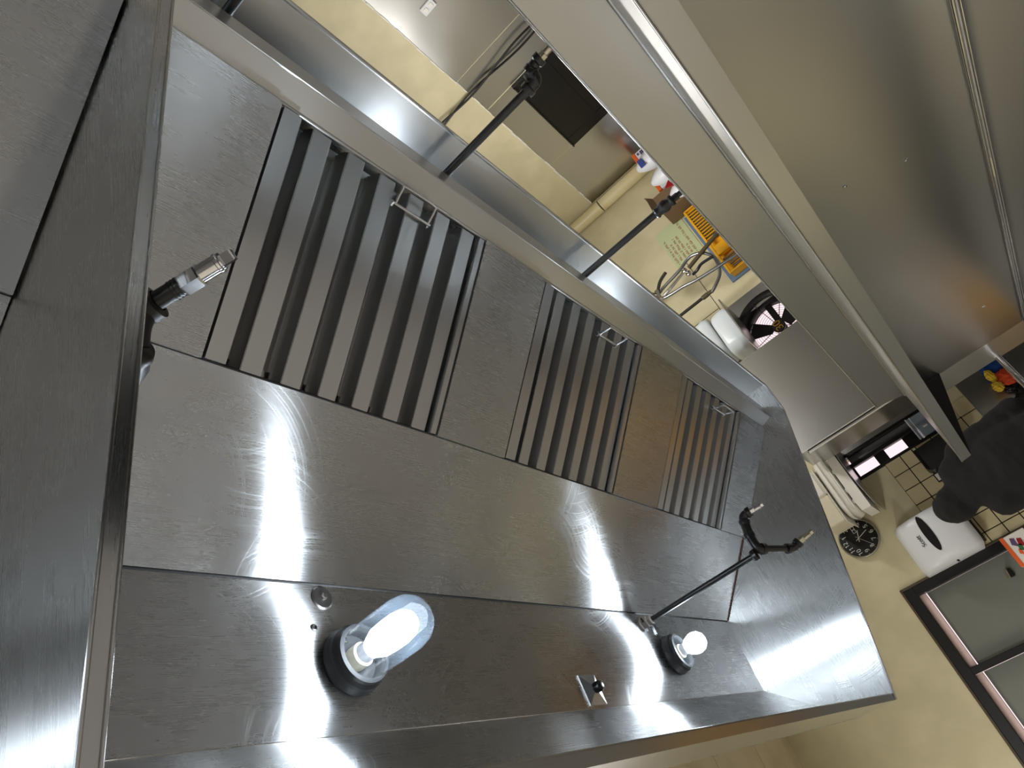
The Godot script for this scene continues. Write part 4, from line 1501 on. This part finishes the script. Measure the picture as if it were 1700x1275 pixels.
	box(st, V(XW - 0.047, -0.075, 1.51), Vector3(0.003, 0.03, 0.012), 0.001)
	part("clip", st, M.white_plastic, t)
	# rags hanging over the steel splashback
	for k in 4:
		var s: Array = [["blue_rag", "blue rag hanging on the splashback beside the chrome rail", M.blue_cloth, 1.585, -0.60, 0.05, 0.075], ["orange_rag", "bunched orange rag hanging beside the blue rag", M.orange_cloth, 1.49, -0.605, 0.055, 0.055], ["yellow_rag", "yellow rag hanging above the blue rag", M.yellow_cloth, 1.54, -0.545, 0.045, 0.024], ["yellow_rag", "yellow rag hanging in front of the orange rag", M.yellow_cloth, 1.455, -0.535, 0.035, 0.028]][k]
		st = mb()
		rag(st, V(XW - 0.09 - 0.012 * k, s[4], s[3]), s[5], s[6], k)
		solo(s[0], st, s[2], s[1], "rag", "rags on the splashback")
	st = mb()
	for k in 5:
		rag(st, V(XW - 0.032, -0.60 - 0.03 * (k % 2), 1.53 - k * 0.045), 0.035, 0.04, k + 7)
	solo("black_cloth", st, M.black_plastic, "black cloth bunched behind the coloured rags", "cloth")
	# printed packet in front of the window
	t = thing("printed_packet", "colourful printed packet with an orange band standing at the window", "packet", V(5.12, -0.09, 0.64))
	st = mb()
	box(st, V(5.13, -0.05, 0.62), Vector3(0.05, 0.14, 0.18), 0.004)
	part("body", st, M.foam, t)
	st = mb()
	box(st, V(5.104, 0.012, 0.62), Vector3(0.003, 0.022, 0.182))
	part("orange_band", st, M.orange, t)
	for q in [[-0.03, 0.66, M.violet_print, 0.03], [-0.045, 0.62, M.green_print, 0.025], [-0.06, 0.645, M.red, 0.03], [-0.09, 0.60, M.blue_print, 0.05], [-0.03, 0.60, M.orange, 0.02]]:
		st = mb()
		prism(st, PackedVector2Array([Vector2(-q[3], -q[3] * 0.3), Vector2(q[3] * 0.7, -q[3] * 0.5), Vector2(q[3], q[3] * 0.2), Vector2(-q[3] * 0.2, q[3] * 0.55)]), 0.002, Transform3D(FACE, V(5.1045, q[0], q[1])))
		part("printed_patch", st, q[2], t)
	t = thing("window_latch", "shiny window latch below the printed packet", "latch", V(5.19, 0.1, 0.56))
	st = mb()
	box(st, V(XW + 0.03, 0.09, 0.545), Vector3(0.03, 0.03, 0.05), 0.004)
	part("body", st, M.black_plastic, t)
	st = mb()
	tube(st, [V(XW + 0.01, 0.10, 0.57), V(XW + 0.01, 0.11, 0.52)], 0.008, 8)
	part("lever", st, M.chrome, t)

func rag(st: SurfaceTool, at: Vector3, rx: float, ry: float, the_seed: int) -> void:
	var f := FastNoiseLite.new()
	f.seed = the_seed
	f.frequency = 1.6
	var sph := SphereMesh.new()
	sph.radius = 1.0
	sph.height = 2.0
	sph.radial_segments = 20
	sph.rings = 12
	var a := sph.get_mesh_arrays()
	var vs: PackedVector3Array = a[Mesh.ARRAY_VERTEX]
	var ix: PackedInt32Array = a[Mesh.ARRAY_INDEX]
	var out := []
	for v in vs:
		var k := 1.0 + 0.38 * f.get_noise_3dv(v * 1.3)
		out.append(at + Vector3(v.x * rx * 0.5 * k, v.y * ry * k, v.z * rx * k))
	for i in range(0, ix.size(), 3):
		var p0: Vector3 = out[ix[i]]
		var p1: Vector3 = out[ix[i + 1]]
		var p2: Vector3 = out[ix[i + 2]]
		var n := (p2 - p0).cross(p1 - p0).normalized()
		for p in [p0, p1, p2]:
			vert(st, p, n, Vector2(p.z, p.y))

# ------------------------------------------------------------------ back wall
func back_wall_things() -> void:
	var st := mb()
	var o := Node3D.new()
	o.name = "trim_4"
	o.set_meta("kind", "structure")
	o.set_meta("label", "stainless steel cladding sheets on the lower back wall")
	add_child(o)
	var xs := [-1.5, 0.6, 2.05, 3.127, 3.50]
	for i in xs.size() - 1:
		st = mb()
		plate(st, V(xs[i + 1] - 0.003, -1.4, ZB - 0.004), V(xs[i] + 0.003, -1.4, ZB - 0.004), V(xs[i] + 0.003, 0.928, ZB - 0.004), V(xs[i + 1] - 0.003, 0.928, ZB - 0.004), 0.004)
		part("cladding_sheet", st, M.steel_wall, o)
	for q in [[4.392, 5.10, -1.4, 0.928], [3.506, 4.386, 0.664, 0.928]]:
		st = mb()
		plate(st, V(q[1], q[2], ZB - 0.004), V(q[0], q[2], ZB - 0.004), V(q[0], q[3], ZB - 0.004), V(q[1], q[3], ZB - 0.004), 0.004)
		part("cladding_sheet", st, M.steel_wall, o)
	st = mb()
	# whitish strip painted for the light mirrored along the sheet tops
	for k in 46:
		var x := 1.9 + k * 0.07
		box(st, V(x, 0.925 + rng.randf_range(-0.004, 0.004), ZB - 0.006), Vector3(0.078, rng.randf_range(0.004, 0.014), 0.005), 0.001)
	part("reflected_light_strip", st, M.foam, o)
	# dark built-in cabinet with glass front
	var t := thing("dark_cabinet", "dark glossy built-in cabinet set into the steel clad wall", "cabinet", V(3.945, 0.0, ZB - 0.03))
	st = mb()
	box(st, V(3.945, 0.0, ZB - 0.014), Vector3(0.87, 1.32, 0.02), 0.0)
	part("back", st, M.black_plastic, t)
	st = mb()
	box(st, V(3.945, 0.652, ZB - 0.024), Vector3(0.88, 0.012, 0.04))
	box(st, V(3.512, 0.0, ZB - 0.024), Vector3(0.012, 1.32, 0.04))
	part("surround", st, M.black_frame, t)
	st = mb()
	plate(st, V(4.385, -0.66, ZB - 0.028), V(4.285, -0.66, ZB - 0.028), V(4.285, 0.645, ZB - 0.028), V(4.385, 0.645, ZB - 0.028), 0.006)
	part("steel_jamb", st, M.black_steel, t)
	st = mb()
	plate(st, V(4.285, 0.33, ZB - 0.030), V(3.52, 0.33, ZB - 0.030), V(3.52, 0.645, ZB - 0.024), V(4.285, 0.645, ZB - 0.024), 0.006)
	part("steel_flap", st, M.black_steel, t)
	# socket
	t = thing("wall_socket", "white wall socket on the steel clad back wall", "socket", V(2.564, 0.62, ZB - 0.01))
	st = mb()
	box(st, V(2.564, 0.665, ZB - 0.01), Vector3(0.068, 0.11, 0.014), 0.003)
	part("plate", st, M.white_plastic, t)
	for y in [0.642, 0.688]:
		st = mb()
		box(st, V(2.564, y, ZB - 0.018), Vector3(0.034, 0.028, 0.006), 0.002)
		part("outlet", st, M.foam, t)
	# two cables crossing down the wall
	for k in 2:
		st = mb()
		var s := 1.0 if k == 0 else -1.0
		var pts := []
		for i in 11:
			var f := i / 10.0
			pts.append(V(3.265 + s * (0.012 + 0.022 * sin(f * 9.5)) + f * s * 0.008, 1.7 - f * 1.6, ZB - 0.03 - 0.02 * k))
		tube(st, curve(pts, 4), 0.0085, 8)
		solo("power_cable", st, M.black_plastic, "black power cable twisting down the back wall beside its twin", "cable", "black cables on the back wall")

# ------------------------------------------------------------------ person
var bones := []

func body_field(p: Vector3) -> float:
	var d := 10.0
	for b in bones:
		var ab: Vector3 = b[1] - b[0]
		var h := clampf((p - b[0]).dot(ab) / maxf(ab.length_squared(), 1e-9), 0.0, 1.0)
		var q: Vector3 = (p - b[0] - ab * h)
		q.x *= b[4]
		var e: float = q.length() - lerpf(b[2], b[3], h)
		var k := 0.035
		var m := clampf(0.5 + 0.5 * (d - e) / k, 0.0, 1.0)
		d = lerpf(d, e, m) - k * m * (1.0 - m)
	return d

# surface nets over the bones' field
func net(cell: float, lo: Vector3, hi: Vector3, folds: FastNoiseLite, depth: float) -> SurfaceTool:
	var n := Vector3i(((hi - lo) / cell).ceil()) + Vector3i.ONE
	var field := PackedFloat32Array()
	field.resize(n.x * n.y * n.z)
	for z in n.z:
		for y in n.y:
			for x in n.x:
				var p := lo + Vector3(x, y, z) * cell
				var d := body_field(p)
				if absf(d) < 0.05:
					d += depth * folds.get_noise_3d(p.x * 0.8, p.y * 2.2, p.z)
				field[(z * n.y + y) * n.x + x] = d
	var id := {}
	var pos := []
	var st := SurfaceTool.new()
	st.begin(Mesh.PRIMITIVE_TRIANGLES)
	st.set_smooth_group(0)
	for z in n.z - 1:
		for y in n.y - 1:
			for x in n.x - 1:
				var sum := Vector3.ZERO
				var c := 0
				for e in 12:
					var a: Vector3i
					var b: Vector3i
					var u := e % 4
					match e / 4:
						0:
							a = Vector3i(0, u & 1, u >> 1)
							b = a + Vector3i(1, 0, 0)
						1:
							a = Vector3i(u & 1, 0, u >> 1)
							b = a + Vector3i(0, 1, 0)
						_:
							a = Vector3i(u & 1, u >> 1, 0)
							b = a + Vector3i(0, 0, 1)
					var fa := field[((z + a.z) * n.y + y + a.y) * n.x + x + a.x]
					var fb := field[((z + b.z) * n.y + y + b.y) * n.x + x + b.x]
					if (fa < 0) != (fb < 0):
						sum += Vector3(a).lerp(Vector3(b), fa / (fa - fb))
						c += 1
				if c:
					id[(z * n.y + y) * n.x + x] = pos.size()
					pos.append(lo + (Vector3(x, y, z) + sum / c) * cell)
	var faces := []
	for z in range(1, n.z - 1):
		for y in range(1, n.y - 1):
			for x in range(1, n.x - 1):
				var f0 := field[(z * n.y + y) * n.x + x]
				for ax in 3:
					var s: int = [1, n.x, n.x * n.y][ax]
					var here := (z * n.y + y) * n.x + x
					var f1 := field[here + s]
					if (f0 < 0) == (f1 < 0):
						continue
					var s1: int = [n.x, n.x * n.y, 1][ax]
					var s2: int = [n.x * n.y, 1, n.x][ax]
					var q := [here, here - s1, here - s1 - s2, here - s2]
					if not (id.has(q[0]) and id.has(q[1]) and id.has(q[2]) and id.has(q[3])):
						continue
					if f0 < 0:
						q.reverse()
					faces.append([id[q[0]], id[q[1]], id[q[2]], id[q[3]]])
	var nor := []
	nor.resize(pos.size())
	for i in pos.size():
		var p: Vector3 = pos[i]
		var e := cell * 0.7
		var g := Vector3(body_field(p + Vector3(e, 0, 0)) - body_field(p - Vector3(e, 0, 0)), body_field(p + Vector3(0, e, 0)) - body_field(p - Vector3(0, e, 0)), body_field(p + Vector3(0, 0, e)) - body_field(p - Vector3(0, 0, e)))
		var g2 := Vector3(folds.get_noise_3d((p.x + e) * 0.8, p.y * 2.2, p.z) - folds.get_noise_3d((p.x - e) * 0.8, p.y * 2.2, p.z), folds.get_noise_3d(p.x * 0.8, (p.y + e) * 2.2, p.z) - folds.get_noise_3d(p.x * 0.8, (p.y - e) * 2.2, p.z), folds.get_noise_3d(p.x * 0.8, p.y * 2.2, p.z + e) - folds.get_noise_3d(p.x * 0.8, p.y * 2.2, p.z - e)) * depth
		nor[i] = (g + g2).normalized()
	for f in faces:
		var fn: Vector3 = (pos[f[2]] - pos[f[0]]).cross(pos[f[1]] - pos[f[0]])
		if fn.dot(nor[f[0]]) < 0:
			f.reverse()
		for t in [[0, 1, 2], [0, 2, 3]]:
			for k in t:
				vert(st, pos[f[k]], nor[f[k]], Vector2(pos[f[k]].z, pos[f[k]].y))
	return st

func bone(a: Vector3, b: Vector3, ra: float, rb: float, thin := 1.0) -> void:
	bones.append([a, b, ra, rb, thin])

func person() -> void:
	var folds := FastNoiseLite.new()
	folds.seed = 4
	folds.frequency = 5.0
	folds.fractal_octaves = 3
	var x := 4.5
	var t := thing("person", "person in a black hooded sweatshirt, hood up and head bowed, standing by the tiles", "person", V(x, -1.5, 0.93))
	# sweatshirt: trunk, shoulders, sleeves, hood
	bones = []
	bone(V(x, -0.60, 0.93), V(x + 0.01, -0.27, 0.93), 0.165, 0.19, 1.15)
	bone(V(x + 0.01, -0.27, 0.93), V(x + 0.02, -0.11, 0.935), 0.19, 0.15, 1.15)
	bone(V(x + 0.02, -0.12, 1.09), V(x + 0.02, -0.135, 0.80), 0.085, 0.085)
	bone(V(x, -0.03, 1.03), V(x + 0.01, -0.03, 0.93), 0.075, 0.09)
	bone(V(x + 0.02, -0.12, 1.09), V(x + 0.03, -0.44, 1.15), 0.082, 0.066)
	bone(V(x + 0.03, -0.44, 1.15), V(x + 0.26, -0.58, 1.08), 0.064, 0.048)
	bone(V(x + 0.02, -0.13, 0.79), V(x + 0.03, -0.46, 0.72), 0.082, 0.066)
	bone(V(x + 0.03, -0.46, 0.72), V(x + 0.26, -0.58, 0.79), 0.064, 0.048)
	bone(V(x + 0.02, -0.05, 0.92), V(x + 0.06, 0.04, 0.89), 0.07, 0.085)
	bone(V(x + 0.05, 0.075, 0.89), V(x + 0.08, 0.10, 0.89), 0.098, 0.092)
	part("sweatshirt", net(0.016, V(x - 0.30, -0.84, 0.55), V(x + 0.40, 0.26, 1.32), folds, 0.012), M.hoodie, t, "black hooded sweatshirt with the hood up")
	# trousers
	bones = []
	bone(V(x, -0.68, 0.84), V(x + 0.02, -1.08, 0.83), 0.105, 0.075)
	bone(V(x + 0.02, -1.08, 0.83), V(x, -1.44, 0.82), 0.074, 0.058)
	bone(V(x, -0.68, 1.02), V(x + 0.02, -1.08, 1.03), 0.105, 0.075)
	bone(V(x + 0.02, -1.08, 1.03), V(x, -1.44, 1.04), 0.074, 0.058)
	bone(V(x, -0.64, 0.86), V(x, -0.64, 1.0), 0.12, 0.12)
	part("trousers", net(0.02, V(x - 0.2, -1.52, 0.66), V(x + 0.2, -0.48, 1.2), folds, 0.008), M.trousers, t)
	for z in [0.82, 1.04]:
		var st := mb()
		box(st, V(x + 0.05, -1.46, z), Vector3(0.27, 0.08, 0.095), 0.03)
		part("shoe", st, M.black_plastic, t)
	# face inside the hood, and hands: one skin mesh
	var skin := ArrayMesh.new()
	bones = []
	bone(V(x + 0.10, 0.06, 0.885), V(x + 0.11, 0.02, 0.885), 0.078, 0.066)
	bone(V(x + 0.185, 0.05, 0.885), V(x + 0.195, 0.03, 0.885), 0.012, 0.015)
	for e in [-1.0, 1.0]:
		bone(V(x + 0.172, 0.062, 0.885 + e * 0.03), V(x + 0.172, 0.064, 0.885 + e * 0.034), 0.012, 0.012)
	bone(V(x + 0.172, -0.012, 0.87), V(x + 0.172, -0.012, 0.90), 0.008, 0.008)
	net(0.008, V(x + 0.0, -0.07, 0.78), V(x + 0.24, 0.16, 0.99), folds, 0.0).commit(skin)
	for e in [-1.0, 1.0]:
		bones = []
		var w := V(x + 0.27, -0.585, 0.935 + e * 0.14)
		bone(w, w + Vector3(0.07, -0.03, -e * 0.02), 0.026, 0.032)
		for k in 4:
			var r := w + Vector3(0.085, -0.035, -e * 0.02 + (k - 1.5) * 0.019)
			var mid := r + Vector3(0.035 - 0.004 * absf(k - 1.5), -0.012, 0)
			bone(r, mid, 0.009, 0.0085)
			bone(mid, r + Vector3(0.055, -0.035, 0), 0.0085, 0.0075)
		bone(w + Vector3(0.03, -0.01, -e * 0.04), w + Vector3(0.075, -0.02, -e * 0.065), 0.011, 0.009)
		net(0.006, w + Vector3(-0.05, -0.1, -0.09), w + Vector3(0.18, 0.05, 0.09), folds, 0.0).commit(skin)
	inst("skin", skin, M.skin, t, -t.position)
